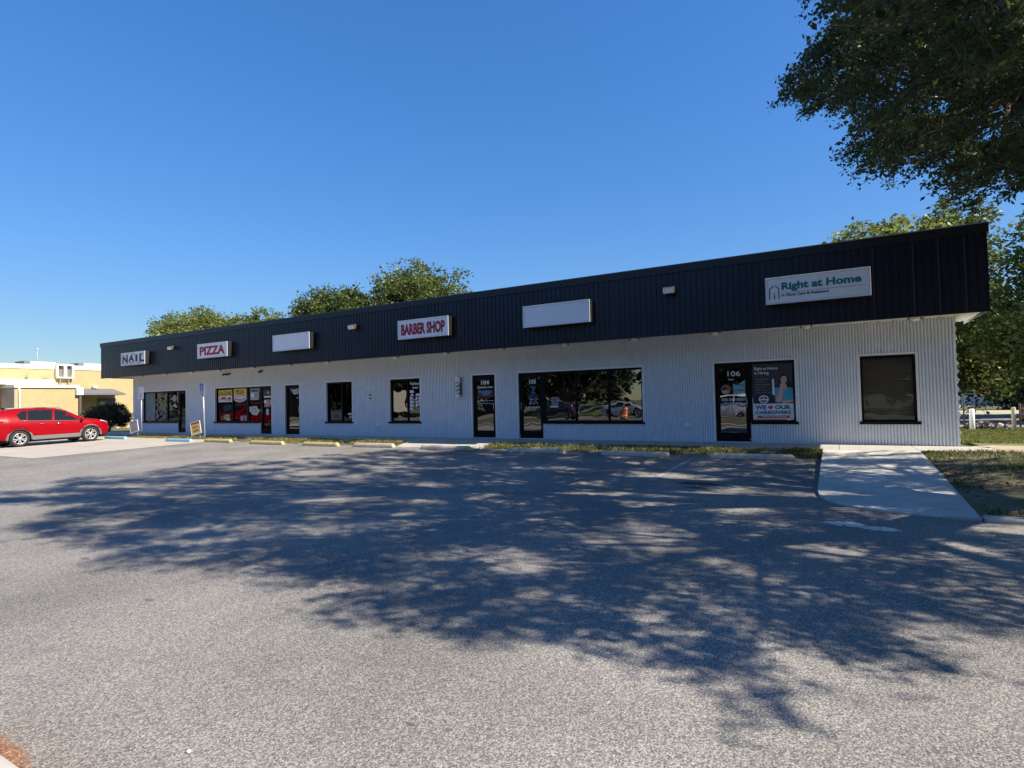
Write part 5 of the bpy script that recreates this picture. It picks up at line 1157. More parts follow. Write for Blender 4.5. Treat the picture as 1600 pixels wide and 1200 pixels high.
def make_car(label, cat, paint, S, group=None, name='parked_car'):
    t = thing(name, label, cat, (0, 0, 0), 0, group)
    L_ = S['L']; zc = S['R']
    def sec(y):
        zr = lerp_tab(S['zr'], y); hw = lerp_tab(S['hw'], y); belt = lerp_tab(S['belt'], y)
        zb = S['sill'] + (.10*max(0, (abs(y)-L_+.35)/.35))
        for yw in (S['fa'], S['ra']):
            d = y-yw
            if abs(d) < S['arch']: zb = max(zb, zc+math.sqrt(S['arch']**2-d*d))
        k = min(1, max(0, (zr-belt-.05)/.35)); k = k*k*(3-2*k)
        z4 = min(belt, zr-.035); z3 = min(belt-.19, z4-.05); z2 = min(.62, z3-.04); z1 = min(S['sill']+.13, z2-.03)
        hr = S['roof']+(hw*.86-S['roof'])*(1-k)
        rows = [(hw*.93, zb), (hw*.985, max(z1, zb+.004)), (hw, max(z2, zb+.008)), (hw*.985, max(z3, zb+.012)), (hw*.945, max(z4, zb+.016)),
                (hr, zr-.022-.03*k), (hr*.82, zr-.006), (hr*.4, zr), (0, zr+.004)]
        return rows
    ys = sorted(set([round(-L_+2*L_*i/70, 4) for i in range(71)] + [round(yw+S['arch']*math.sin(a*PI/24), 4) for yw in (S['fa'], S['ra']) for a in range(-12, 13)] + [a for a, _ in S['zr']]))
    b = MB(); b.smooth = True
    rows0 = len(sec(0)); W2 = rows0*2-1; vs = []
    for y in ys:
        r = sec(y); left = [(-a, y, z) for a, z in r]; right = [(a, y, z) for a, z in r[:-1]][::-1]
        vs += left+right
    fs = [(i*W2+k, i*W2+k+1, (i+1)*W2+k+1, (i+1)*W2+k) for i in range(len(ys)-1) for k in range(W2-1)]
    fs += [tuple(range(W2)), tuple((len(ys)-1)*W2+k for k in range(W2))]
    b.add(vs, fs, True); b.f and None
    b.build('body', paint, t)
    u = MB(); hwm = lerp_tab(S['hw'], 0)
    u.box(-hwm+.22, hwm-.22, -L_+.12, L_-.15, .2, .80); u.box(-hwm+.07, hwm-.07, S['ra']+S['arch'], S['fa']-S['arch'], .2, .6)
    u.build('underbody', UNDER, t)
    # seats and dash, seen through the glass
    s = MB()
    for yy in (.15, -.85):
        for xx in (-.36, .36):
            s.box(xx-.22, xx+.22, yy-.55, yy, .55, .75); s.prism([(yy-.55, .75), (yy-.40, .75), (yy-.55, 1.28), (yy-.66, 1.28)], xx-.22, xx+.22, 'x')
    s.box(-.7, .7, .75, 1.0, .7, .95); s.build('seats', mat('seat_fabric', (.10, .095, .09), .9), t)
    def side(y, v, off=.007):
        r = sec(y); (a4, z4), (a5, z5) = r[4], r[5]
        return (a4+(a5-a4)*v+off, y, z4+(z5-z4)*v+off*.3)
    for sgn in (1, -1):
        for poly in S['glass']:
            g = MB(); c = [side(y, v) for y, v in poly]
            # subdivide edges so the pane follows the body side
            ring = []
            for (y0, v0), (y1, v1) in zip(poly, poly[1:]+poly[:1]):
                for q in range(4): ring.append((y0+(y1-y0)*q/4, v0+(v1-v0)*q/4))
            cy = sum(p_[0] for p_ in ring)/len(ring); cv = sum(p_[1] for p_ in ring)/len(ring)
            P_ = [side(*p_) for p_ in ring]+[side(cy, cv)]
            g.add([(sgn*x, y, z) for x, y, z in P_], [(i, (i+1) % len(ring), len(ring)) for i in range(len(ring))], True)
            g.build('side_window', mat('car_window', (.012, .014, .016), .06, spec=.4), t)
        y0 = S['glass'][0][0][0]; y1 = S['glass'][-1][-1][0]
        tr = MB(); tr.tube([(sgn*(p_[0]), p_[1], p_[2]) for p_ in [side(y0+.1+(y1-y0-.15)*q/10, .0, .012) for q in range(11)]], .012, 6); tr.build('window_trim', CHROME, t)
        if S['clad']:
            for yw in (S['fa'], S['ra']):
                c_ = MB(); vs = []; n = 26
                for q in range(n+1):
                    an = -.12+(PI+.24)*q/n
                    for rr_, xo in ((S['arch']-.012, -.06), (S['arch']-.012, .012), (S['arch']+.055, .010), (S['arch']+.07, -.03)):
                        yy = yw+rr_*math.cos(an); zz = zc+rr_*math.sin(an)
                        vs.append((sgn*(lerp_tab(S['hw'], yy)*.985+xo), yy, zz))
                c_.add(vs, [(i*4+k, i*4+k+1, (i+1)*4+k+1, (i+1)*4+k) for i in range(n) for k in range(3)], True); c_.build('arch_trim', CLAD, t)
            sk = MB(); ya, yb = S['ra']+S['arch']+.03, S['fa']-S['arch']-.03
            sk.add([(sgn*(hwm*f_+o_), y, z) for y in (ya, yb) for f_, o_, z in ((.93, -.02, .25), (.99, .014, .28), (.99, .014, .42), (.985, -.01, .45))], [(0, 1, 5, 4), (1, 2, 6, 5), (2, 3, 7, 6), (0, 1, 2, 3), (4, 5, 6, 7)], False); sk.build('sill_trim', CLAD, t)
            rl = MB(); rl.tube([(sgn*.60, -1.75, 1.575), (sgn*.60, -1.6, 1.65), (sgn*.61, -.6, 1.685), (sgn*.61, .15, 1.655), (sgn*.60, .3, 1.575)], .018, 6); rl.build('roof_rail', mat('rail_grey', (.20, .18, .18), .35), t)
        # door seams and handles
        sm = MB()
        for yy in (S['fa']-S['arch']-.06, S['glass'][0][-1][0]-.04, S['ra']+S['arch']+.12):
            pts = []
            r = sec(yy)
            for a_, z_ in r[1:5]: pts.append((sgn*(a_+.002), yy, z_))
            sm.tube(pts, .006, 5)
        sm.build('door_seam', UNDER, t)
        for yy in (S['glass'][0][-1][0]+.06, S['ra']+S['arch']+.28):
            h = MB(); r = sec(yy); h.tube([(sgn*(r[3][0]+.004), yy, r[3][1]+.06), (sgn*(r[3][0]+.03), yy+.03, r[3][1]+.065), (sgn*(r[3][0]+.03), yy+.17, r[3][1]+.065), (sgn*(r[3][0]+.004), yy+.2, r[3][1]+.06)], .014, 6); h.build('door_handle', CHROME if S['clad'] else paint, t)
        my = S['glass'][0][0][0]-.02; r = sec(my)
        m_ = MB(); m_.lathe([(.0, -.07), (.07, -.05), (.085, 0), (.07, .04), (.0, .055)], (sgn*(r[4][0]+.12), my, r[4][1]+.06), 'y', 12); m_.tube([(sgn*r[4][0], my, r[4][1]), (sgn*(r[4][0]+.1), my, r[4][1]+.03)], .02, 6); m_.build('mirror', paint, t)
        # lamps
        hl = MB(); yy = L_-.16; pts = []
        for q in range(5):
            y_ = L_-.50+.36*q/4; r = sec(y_); pts.append(((r[4][0]+.004), y_, r[4][1]+.01, (r[3][0]+.004), r[3][1]+.10-.05*q/4))
        hl.add([v for p_ in pts for v in ((sgn*p_[0], p_[1], p_[2]), (sgn*p_[3], p_[1], min(p_[4], p_[2]-.03)))], [(2*i, 2*i+1, 2*i+3, 2*i+2) for i in range(4)], True); hl.build('headlight', HEADL, t)
        tl = MB(); pts = []
        for q in range(5):
            y_ = -L_+.03+.34*q/4; r = sec(y_); pts.append((r[4][0]+.006, y_, r[4][1]-.01, r[3][0]+.006, r[4][1]-.11+.05*q/4))
        tl.add([v for p_ in pts for v in ((sgn*p_[0], p_[1], p_[2]), (sgn*p_[3], p_[1], p_[4]))], [(2*i, 2*i+1, 2*i+3, 2*i+2) for i in range(4)], True); tl.build('taillight', TAIL, t)
        for yw in (S['fa'], S['ra']):
            x_ = sgn*(lerp_tab(S['hw'], yw)-.125); R_ = S['R']
            wh = MB(); wh.lathe([(R_*.62, -.10), (R_*.90, -.105), (R_*.985, -.085), (R_, -.03), (R_, .03), (R_*.985, .085), (R_*.90, .105), (R_*.66, .10), (R_*.64, .06), (R_*.62, -.1)], (x_, yw, R_), 'x', 32, True, False); wo = wh.build('wheel', TYRE, t)
            rm = MB(); xf_ = x_+sgn*.075
            rm.lathe([(R_*.68, .0), (R_*.68, sgn*.025), (R_*.62, sgn*.028), (R_*.60, sgn*-.03)], (xf_, yw, R_), 'x', 32, True, False)
            for q in range(10):
                a0 = 2*PI*q/10 + (.10 if q % 2 else -.10)
                ca, sa = math.cos(a0), math.sin(a0)
                def pt(rad, wd, xx): return (xf_+sgn*xx, yw+rad*ca-wd*sa, R_+rad*sa+wd*ca)
                rm.add([pt(.04, -.012, .0), pt(.04, .012, .0), pt(R_*.62, .019, .018), pt(R_*.62, -.019, .018), pt(.04, -.012, -.03), pt(.04, .012, -.03), pt(R_*.62, .019, -.02), pt(R_*.62, -.019, -.02)], [(0, 1, 2, 3), (0, 3, 7, 4), (1, 5, 6, 2), (4, 7, 6, 5)], False)
            rm.lathe([(.058, .0), (.052, sgn*.02), (.0, sgn*.024)], (xf_, yw, R_), 'x', 16); rm.build('rim', RIM, wo)
            dk = MB(); dk.lathe([(R_*.63, 0), (.0, 0.0001)], (x_+sgn*.01, yw, R_), 'x', 24); dk.build('brake_disc', mat('wheel_dark', (.02, .02, .02), .7), wo)
    # windscreen and rear glass
    for nm, (ya, yb) in (('windscreen', S['ws']), ('rear_window', S['rg'])):
        g = MB(); vs = []; n = 6
        for q in range(n+1):
            y_ = ya+(yb-ya)*q/n; r = sec(y_); off = .006
            ring = [(-r[5][0]*.93, r[5][1]), (-r[6][0], r[6][1]), (-r[7][0], r[7][1]), (0, r[8][1]), (r[7][0], r[7][1]), (r[6][0], r[6][1]), (r[5][0]*.93, r[5][1])]
            o_ = off if ya > 0 else -off
            vs += [(x, y_+o_, z+off) for x, z in ring]
        g.add(vs, [(q*7+k, q*7+k+1, (q+1)*7+k+1, (q+1)*7+k) for q in range(n) for k in range(6)], True); g.build(nm, mat('car_window', (.012, .014, .016), .06, spec=.4), t)
    pl = MB(); pl.box(-.26, .26, -L_-.012, -L_+.02, .62, .76); pl.build('number_plate', mat('plate_white', (.5, .5, .48), .5), t)
    bp = MB(); bp.box(-.70, .70, -L_-.02, -L_+.1, .40, .52); bp.build('rear_bumper', CLAD if S['clad'] else paint, t, .02)
    gr = MB(); gr.box(-.42, .42, L_-.06, L_+.004, .42, .60); gr.build('grille', UNDER, t, .01)
    return t
REDP = mat('red_car_paint', (.26, .0015, .007), .35, spec=.12, coat=.05)
car = make_car('red compact sport utility car parked nose in beside the yellow building', 'car', REDP, SPEC_SUV)
car.location = (-31.33, -4.88, T(0, -4.88)+.008); car.rotation_euler = (math.atan(.017), 0, 0)
b = MB(); b.tube([(.0, -1.55, 1.63), (.0, -1.68, 1.70), (.0, -1.78, 1.705)], [.05, .035, .01], 8); b.build('roof_antenna', UNDER, car)
# vehicles in the street behind the photographer, mirrored in the shop glass
for lab, cat, pm_, S, x, y, rz in (
    ('white van passing in the street, mirrored in the glass of door 106', 'van', mat('white_car_paint', (.72, .72, .70), .25, coat=.6), SPEC_VAN, -8.2, -33.0, PI/2),
    ('silver saloon car in the street, mirrored in the right pane of the widest window', 'car', mat('silver_car_paint', (.48, .49, .50), .28, metal=.3, coat=.6), SPEC_SEDAN, -17.6, -36.0, -PI/2),
    ('dark blue car in the street, mirrored in the widest window', 'car', mat('dark_car_paint', (.02, .025, .05), .2, coat=.8), SPEC_SUV, -22.6, -30.8, PI/2)):
    o = make_car(lab, cat, pm_, S, None, 'street_car'); o.location = (x, y, -.58); o.rotation_euler = (0, 0, rz)
t = thing('box_truck', 'white box truck in the street, mirrored in the barber window', 'truck', (-47.5, -33.5, -.58), PI/2)
TW = mat('truck_white', (.40, .37, .32), .5)
b = MB(); b.box(-1.15, 1.15, -3.6, 1.4, .75, 3.2); b.build('cargo_box', TW, t, .03)
b = MB(); b.prism([(1.45, .5), (3.1, .5), (3.15, 1.3), (2.6, 1.45), (2.1, 2.3), (1.45, 2.35)], -1.0, 1.0, 'x'); b.build('cab', TW, t, .05)
b = MB(); b.prism([(1.7, 1.5), (2.45, 1.5), (2.05, 2.15), (1.7, 2.15)], -1.01, 1.01, 'x'); b.build('cab_window', mat('car_window', (.02, .024, .028), .04), t)
b = MB(); b.box(-.45, .45, -3.5, 3.0, .4, .74); b.build('chassis', UNDER, t)
for yy in (2.3, -2.2):
    for s in (-1, 1):
        b = MB(); b.lathe([(.2, -.12), (.42, -.12), (.45, -.06), (.45, .06), (.42, .12), (.2, .12)], (s*.92, yy, .45), 'x', 24); wo = b.build('wheel', TYRE, t)
        b = MB(); b.lathe([(.22, 0), (.0, .02)], (s*1.0, yy, .45), 'x', 16); b.build('rim', RIM, wo)

# ------------------------------------------------------------------ yellow building on the left
YB = brick_mat('yellow_brick', (.39, .30, .135), (.45, .35, .175), (.43, .34, .19))
CREAMW = mat('cream_coping', (.80, .77, .66), .6)
t = thing('yellow_building', 'flat roofed yellow brick building left of the shop row', 'building', (-45, 2, 0)); ox, oy = 45, -2
def yp(mb, name, m, bevel=0, par=None):
    mb.v = [(x+ox, y+oy, z) for x, y, z in mb.v]; return mb.build(name, m, par or t, bevel)
b = MB(); b.box(-70, -45, -4.9, 26, -.3, 4.02); yp(b, 'main_wall', YB)
b = MB(); b.box(-45.0, -44.95, -5.0, .45, 4.02, 4.30); b.box(-45.0, -44.95, 1.7, 26, 4.02, 4.30); b.box(-70.1, -45.001, -5.0, 26.1, 4.021, 4.26); yp(b, 'coping', CREAMW)
b = MB(); b.box(-44.98, -43.05, -2.12, 1.15, -.3, 2.72); yp(b, 'front_block', YB)
b = MB(); b.box(-45.0+.03, -42.95, -2.2, 1.2, 2.721, 2.90); yp(b, 'block_coping', CREAMW)
b = MB(); b.box(-44.94, -44.2, -4.6, .35, 2.95, 3.28); yp(b, 'canopy_band', mat('canopy_white', (.82, .81, .78), .5), .02)
b = MB(); b.box(-44.98, -43.06, -2.16, -2.125, -.2, 2.70); yp(b, 'end_shade_sheet', mat('end_shade_grey', (.34, .31, .27), .8))  # grey sheet over the brick end, with its shade put into the colour
b = MB(); b.tube([(-43.0, -1.95, 2.8), (-42.98, -1.93, 2.4), (-42.98, -1.93, -.1)], .05, 8); yp(b, 'downpipe', CREAMW)
b = MB(); b.box(-43.05, -42.8, .98, 1.36, 2.25, 2.72); yp(b, 'meter_box', WHITE, .02)
b = MB(); b.box(-44.99, -44.96, 3.1, 4.3, -.2, 2.05); d_ = yp(b, 'metal_door', mat('door_grey', (.10, .10, .11), .5))
b = MB()
for i in range(9): b.box(-44.958, -44.945, 3.16+.125*i, 3.2+.125*i, .0, 2.0)
yp(b, 'door_rib', mat('door_grey2', (.16, .16, .17), .5), 0, d_)
b = MB(); ax0, ax1 = 1.38, 4.25
b.add([(-44.99, ax0+.25, 2.74), (-44.99, ax1-.2, 2.74), (-43.55, ax1, 2.36), (-43.55, ax0, 2.36), (-43.55, ax1, 2.27), (-43.55, ax0, 2.27), (-44.99, ax1, 2.27), (-44.99, ax0, 2.27)], [(0, 1, 2, 3), (3, 2, 4, 5), (1, 6, 4, 2), (0, 3, 5, 7), (7, 5, 4, 6)], False); aw = yp(b, 'awning', mat('awning_shingle', (.13, .13, .14), .8, var=.15, vscale=8))
b = MB(); b.box(-43.75, -43.62, 1.45, 1.58, -.2, 2.268); yp(b, 'awning_post', mat('post_brown', (.09, .07, .06), .7), 0, aw)
b = MB(); b.box(-44.95, -44.7, 2.75, 3.05, 2.76, 2.92); yp(b, 'wall_lamp', mat('lamp_white', (.7, .7, .68), .4), .02)
# roof access guard with ladder
b = MB()
b.box(-44.93, -44.70, .62, .72, 3.42, 4.36); b.box(-44.93, -44.70, 1.50, 1.60, 3.42, 4.36); b.box(-44.93, -44.701, 1.04, 1.2, 3.5, 4.26); b.box(-44.93, -44.70, .72, 1.5, 4.26, 4.36); b.box(-44.93, -44.70, .72, 1.5, 3.42, 3.5)
yp(b, 'ladder_guard', CREAMW)
b = MB(); b.box(-44.948, -44.932, .72, 1.5, 3.5, 4.26); yp(b, 'guard_opening', mat('opening_dark', (.16, .16, .15), .8))
b = MB()
for yy in (.86, 1.34): b.tube([(-44.8, yy, 2.6), (-44.8, yy, 3.42)], .03, 6)
for i in range(4): b.tube([(-44.8, .86, 2.7+.2*i), (-44.8, 1.34, 2.7+.2*i)], .014, 6)
yp(b, 'ladder', mat('ladder_grey', (.25, .22, .15), .6))
b = MB(); b.tube([(-44.9, -.9, 3.0), (-44.85, -.9, 3.5), (-44.85, -.95, 3.56)], .04, 6); b.box(-44.94, -44.8, -.95, -.6, 2.98, 3.03); b.box(-44.95, -44.85, -.05, .28, 3.28, 3.4); yp(b, 'conduit', mat('conduit_grey', (.2, .19, .16), .6))
for lab, y0, y1 in (('long pale rooftop unit above the white canopy of the yellow building', -.5, 1.25), ('long pale rooftop unit above the grey awning of the yellow building', 2.6, 4.3)):
    q = thing('rooftop_unit', lab, 'air conditioner', (-47.2, y0, 4.261), 0, 'air conditioners on the yellow building')
    b = MB(); b.box(-.7, .7, 0, .32, .0, .36); b.build('fan_section', mat('unit_dark', (.12, .13, .14), .6), q, .02)
    b = MB(); b.box(-.7, .7, .33, y1-y0, .0, .33); b.build('housing', mat('unit_pale', (.62, .60, .52), .6), q, .02)
    b = MB()
    for i in range(3): b.box(.702, .715, .5+.4*i, .8+.4*i, .1, .14)
    b.build('louvre', mat('unit_dark', (.12, .13, .14), .6), q)
b = MB(); b.tube([(0, 0, 0), (0, 0, 1.25)], .02, 6); b.lathe([(.0, 1.25), (.08, 1.3), (.08, 1.38), (.0, 1.43)], (0, 0, 0), 'z', 10)
tag(b.build('antenna_mast', mat('mast_grey', (.35, .37, .40), .5), None, 0, (-48.5, .95, 4.262)), 'thin mast with a small round head on the roof of the yellow building', 'mast')

# ------------------------------------------------------------------ foliage
def leaves(C, R, n, size, seed, aspect=.55, flat=.5, tint_c=None, up=.0):
    """C (k,3) clump centres, R (k,) radii -> leaf quads; returns V, Q, tint"""
    g = np.random.default_rng(seed)
    k = len(C); N_ = k*n
    d = g.normal(size=(N_, 3)); d /= np.linalg.norm(d, axis=1)[:, None]
    rad = g.random(N_)**.45
    P_ = np.repeat(C, n, 0) + d*(rad*np.repeat(R, n))[:, None]*np.array([1, 1, .72])
    a = g.normal(size=(N_, 3)); a[:, 2] *= flat; a += d*.5; a[:, 2] -= .12; a /= np.linalg.norm(a, axis=1)[:, None]
    h = g.normal(size=(N_, 3)); h[:, 2] += up; b_ = np.cross(a, h); b_ /= np.linalg.norm(b_, axis=1)[:, None]
    nn = np.cross(a, b_)
    s = size*(.65+.7*g.random(N_))[:, None]
    v0 = P_; v2 = P_+a*s
    v1 = P_+a*s*.45+b_*s*aspect*.5+nn*s*.10; v3 = P_+a*s*.45-b_*s*aspect*.5+nn*s*.10
    V = np.stack([v0, v1, v2, v3], 1).reshape(-1, 3); Q = np.arange(N_*4).reshape(-1, 4)
    ct = g.random(k) if tint_c is None else tint_c
    tn = np.clip(.62*np.repeat(ct, n)+.38*g.random(N_), 0, 1)
    return V, Q, np.repeat(tn, 4)
def limb(mb, p0, p1, r0, r1, bend, rng, seg=8, steps=5):
    pts = []; rr_ = []
    off = Vector((rng.uniform(-1, 1), rng.uniform(-1, 1), rng.uniform(-.3, .6)))*bend
    for i in range(steps+1):
        q = i/steps; pts.append(Vector(p0).lerp(Vector(p1), q)+off*math.sin(PI*q)); rr_.append(r0+(r1-r0)*q)
    mb.tube(pts, rr_, seg)
    return pts
# the big oak by the walkway: clump positions measured from its outline and its shadow
_v = np.array(OAK, float).reshape(-1, 4)     # x, y, z in twentieths of a metre, radius in hundredths
OC = _v[:, :3]/20; OR = _v[:, 3]/100
OAK_LEAF = leaf_mat('oak_leaf', (.024, .040, .014), (.088, .118, .034), .45, .4)
oak = thing('oak_tree', 'big dark oak overhanging the right end of the car park', 'tree', (5.4, -6.6, -.2))
low_ = OR < .305          # fine clumps of the lower, outer boughs; the rest sit deeper in the crown
low_ |= (OC[:, 2] < 7.5) & (OC[:, 1] < -2) & (OC[:, 0] < 3)
hi_ = ~low_ & (np.random.default_rng(4).random(len(OC)) < .5)   # looser boughs among the dense ones
dn_ = ~low_ & ~hi_
ct = np.random.default_rng(9).random(len(OC))
def sprays(C, R, seed, c0, twigs=6, pts=8, per=4, size=.064):
    # leafy branchlets that point away from the trunk and droop a little
    g = np.random.default_rng(seed); n = len(C)*twigs
    cc = np.repeat(C, twigs, 0); rr = np.repeat(R, twigs)[:, None]
    ax = cc-np.array(c0); ax[:, 2] = ax[:, 2]*.25-.5; ax /= np.linalg.norm(ax, axis=1)[:, None]
    ax = ax + g.normal(size=(n, 3))*.42; ax /= np.linalg.norm(ax, axis=1)[:, None]
    ln = rr*(1.3+1.3*g.random((n, 1))); st = cc - ax*ln*.45 + g.normal(size=(n, 3))*rr*.22
    s_ = (np.arange(pts)+.5)/pts
    P_ = st[:, None, :]+ax[:, None, :]*ln[:, None, :]*s_[None, :, None]; P_[:, :, 2] -= (s_**2*.12)[None, :]
    Cc = P_.reshape(-1, 3); ct_ = np.repeat(g.random(len(C)), twigs*pts)*.6+np.repeat(g.random(n), pts)*.4
    V, Q, t_ = leaves(Cc, np.full(len(Cc), .055), per, size, seed+1, .55, .8, ct_)
    e = P_[:, [0, -1], :]; side = np.cross(ax, g.normal(size=(n, 3))); side /= np.linalg.norm(side, axis=1)[:, None]; side *= .006
    tw = np.stack([e[:, 0]-side, e[:, 0]+side, e[:, 1]+side*.4, e[:, 1]-side*.4], 1).reshape(-1, 3)
    return V, Q, t_, tw
V1, Q1, t1, TW = sprays(OC[low_], OR[low_], 11, (5.4, -6.6, 5.0))
npmesh('twigs', TW-np.array([5.4, -6.6, -.2]), np.arange(len(TW)).reshape(-1, 4), BARK, oak)
V2, Q2, t2 = leaves(OC[dn_], OR[dn_]*1.0, 190, .088, 12, .58, .55, ct[dn_])
V3, Q3, t3, TW3 = sprays(OC[hi_], OR[hi_], 15, (5.4, -6.6, 5.0), 5, 7, 4, .088)
npmesh('crown', np.concatenate([V1, V2, V3])-np.array([5.4, -6.6, -.2]), np.concatenate([Q1, Q2+len(V1), Q3+len(V1)+len(V2)]), OAK_LEAF, oak, np.concatenate([t1, t2, t3]))
mb = MB(); rng = random.Random(21)
mb.tube([(5.4, -6.6, -.5), (5.4, -6.6, .0), (5.35, -6.6, .8), (5.3, -6.65, 2.2), (5.2, -6.7, 3.2)], [.62, .5, .40, .36, .36], 14)
gcl = np.random.default_rng(5); idx = gcl.choice(len(OC), 190, replace=False)
hubs = []
for k in range(9):
    an = 2*PI*k/9; q = Vector((5.0+3.4*math.cos(an), -6.8+3.0*math.sin(an), 5.3+1.6*rng.random()))
    if q.x < 2.6: q.x += .7
    hubs.append(limb(mb, (5.2, -6.7, 2.9), q, .24, .11, .35, rng, 9)[-1])
hubs.append(limb(mb, (5.2, -6.7, 3.0), (4.6, -6.9, 8.0), .26, .1, .3, rng, 9)[-1])
for i in idx:
    c = Vector(OC[i]); h_ = min(hubs, key=lambda q: (q-c).length+max(0, q.z-c.z))
    limb(mb, h_, c, .055, .012, .4, rng, 5, 4)
mb.v = [(x-5.4, y+6.6, z+.2) for x, y, z in mb.v]
mb.build('trunk', BARK, oak, fix=False)

def make_tree(name, label, loc, height, rx, ry, nl, nclump, leaf, lm, seed, trunk_h=.28, lobes=7, group=None, low=.0, rz=0, squash=1.0):
    """crown of several uneven lobes, each filled with leaf clumps"""
    g = np.random.default_rng(seed); rng = random.Random(seed)
    t = thing(name, label, 'tree', loc, rz, group)
    ch = height*(1-trunk_h); cz = height*trunk_h + ch*.5 - low
    L_ = []
    for k in range(lobes):
        an = 2*PI*k/lobes+rng.uniform(-.5, .5); q = rng.uniform(.35, .62)
        L_.append((rx*q*math.cos(an), ry*q*math.sin(an), cz+ch*rng.uniform(-.28, .18), rng.uniform(.42, .62)))
    for k in range(3): L_.append((rx*rng.uniform(-.3, .3), ry*rng.uniform(-.3, .3), cz+ch*rng.uniform(.12, .26), rng.uniform(.40, .52)))
    C_ = []; R_ = []
    while len(C_) < nclump:
        lx, ly, lz, s = L_[rng.randrange(len(L_))]
        d = g.normal(size=3); d /= np.linalg.norm(d); rad = g.random()**.33
        p_ = (lx+d[0]*rad*s*rx, ly+d[1]*rad*s*ry, lz+d[2]*rad*s*ch*.62*squash)
        if p_[2] < height*trunk_h*.7-low: continue
        C_.append(p_); R_.append((.045+.05*g.random())*(rx+ch*.5)*.9)
    C_ = np.array(C_); R_ = np.array(R_)
    V, Q, tn = leaves(C_, R_, nl, leaf, seed, .6, .6)
    npmesh('crown', V, Q, lm, t, tn)
    mb = MB(); r0 = .035*height
    mb.tube([(0, 0, -.3), (0, 0, .05), (.05, 0, height*.15), (.0, .08, height*trunk_h+ch*.15)], [r0*1.5, r0*1.1, r0*.8, r0*.6], 10)
    for lx, ly, lz, s in L_: limb(mb, (0, .05, height*trunk_h*.8), (lx, ly, lz), r0*.5, r0*.12, .3, rng, 7)
    mb.build('trunk', BARK, t, fix=False)
    return t
LF_A = leaf_mat('leaf_yellow_green', (.038, .062, .014), (.15, .185, .045), .35)
LF_D = leaf_mat('leaf_sunny', (.055, .080, .016), (.25, .285, .070), .48)
LF_B = leaf_mat('leaf_mid_green', (.022, .042, .010), (.10, .14, .030), .32)
LF_C = leaf_mat('leaf_dark', (.012, .022, .008), (.045, .062, .018), .25)
LF_H = leaf_mat('leaf_hedge', (.012, .016, .008), (.075, .075, .032), .2)
# behind the row, left
make_tree('broadleaf_tree', 'pale green spreading tree above the PIZZA sign end of the roof', (-69.5, 24, -.6), 14.6, 7.8, 5, 34, 950, .31, LF_D, 31, .3)
make_tree('broadleaf_tree', 'second pale tree half hidden behind the roof right of the palest tree', (-60.5, 27, -.6), 13.6, 6.0, 5, 34, 800, .31, LF_D, 32, .3)
make_tree('broadleaf_tree', 'dark green round tree above the blank sign in the left half of the roof', (-44.6, 24, -.6), 14.6, 6.4, 5, 34, 1100, .30, LF_B, 33, .25)
make_tree('broadleaf_tree', 'yellowish green tree above the roof left of the barber sign', (-34.2, 25, -.6), 14.6, 6.2, 5, 34, 1050, .30, LF_A, 34, .25)
make_tree('broadleaf_tree', 'low tree top showing just over the roof between two taller crowns', (-39.4, 29, -.6), 16.6, 4.6, 4, 34, 330, .33, LF_A, 35, .25)
# behind the row, right
make_tree('broadleaf_tree', 'tall olive tree rising behind the roof above the green lettered sign', (3.2, 27, -.6), 13.6, 5.0, 5, 36, 800, .30, LF_D, 41, .25)
make_tree('broadleaf_tree', 'olive tree rising behind the roof at the right end of the building', (6.5, 31, -.6), 14.6, 4.9, 5, 36, 850, .30, LF_A, 42, .05)
make_tree('broadleaf_tree', 'broad sunlit tree beside the right end wall of the building', (13.9, 22.5, -.6), 12.6, 7.6, 5.2, 50, 1900, .24, LF_D, 43, .06, low=.2)
make_tree('broadleaf_tree', 'dark tree with low branches behind the stop sign', (16.5, 34, -.6), 9.0, 5.5, 5, 36, 560, .30, LF_C, 44, .15, low=.4)
make_tree('broadleaf_tree', 'dark tree far back left of the stop sign', (15, 74, -.6), 12, 9, 6, 30, 420, .5, LF_C, 45, .15, low=.6)
make_tree('broadleaf_tree', 'dark tree far back right of the stop sign', (30, 72, -.6), 13, 9, 6, 30, 420, .5, LF_C, 46, .15, low=.6)
# across the street behind the photographer (mirrored in the glass)
st = make_tree('street_tree', 'dark tree across the street, mirrored in the shop windows', (-28, -46, -.6), 12, 7.5, 6, 22, 420, .5, LF_C, 51, .15, group='trees across the street', low=.6)
for k, (x, y, s, a) in enumerate(((-41, -48, 1.25, 1), (-55, -47, 1.15, 2.2), (-70, -50, 1.3, .6), (-112, -52, 1.3, 3), (-5, -47, 1.3, 4), (7, -50, 1.2, 5.1), (-34, -60, 1.4, 2), (-48, -61, 1.4, 1.4), (18, -44, 1.2, .3), (-62, -62, 1.4, 4.4), (-1, -62, 1.4, 2.6), (13, -62, 1.4, 3.3), (-80, -60, 1.3, 2.9), (-16, -80, 1.5, 5.9), (-26, -82, 1.5, .9))):  # farthest trees added to cover the bright horizon mirrored in the glass
    o = copy_tree(st); o.location = (x, y, -.6); o.scale = (s, s, s); o.rotation_euler = (0, 0, a)
t = thing('brick_house', 'low red brick house across the street, mirrored in the leftmost windows', 'house', (-88, -45, -.6))
b = MB(); b.box(-9, 9, -4, 0, 0, 3); b.build('wall', brick_mat('red_brick', (.36, .12, .07), (.28, .09, .06), (.4, .33, .28)), t)
b = MB(); b.prism([(-4.6, 2.9), (.6, 2.9), (-2, 4.6)], -9.5, 9.5, 'x'); b.build('roof', mat('roof_shingle', (.10, .095, .09), .9), t)
for x in (-6, -2, 3, 6.5):
    b = MB(); b.box(x-.6, x+.6, .001, .04, .9, 2.2); b.build('window', WHITE, t)
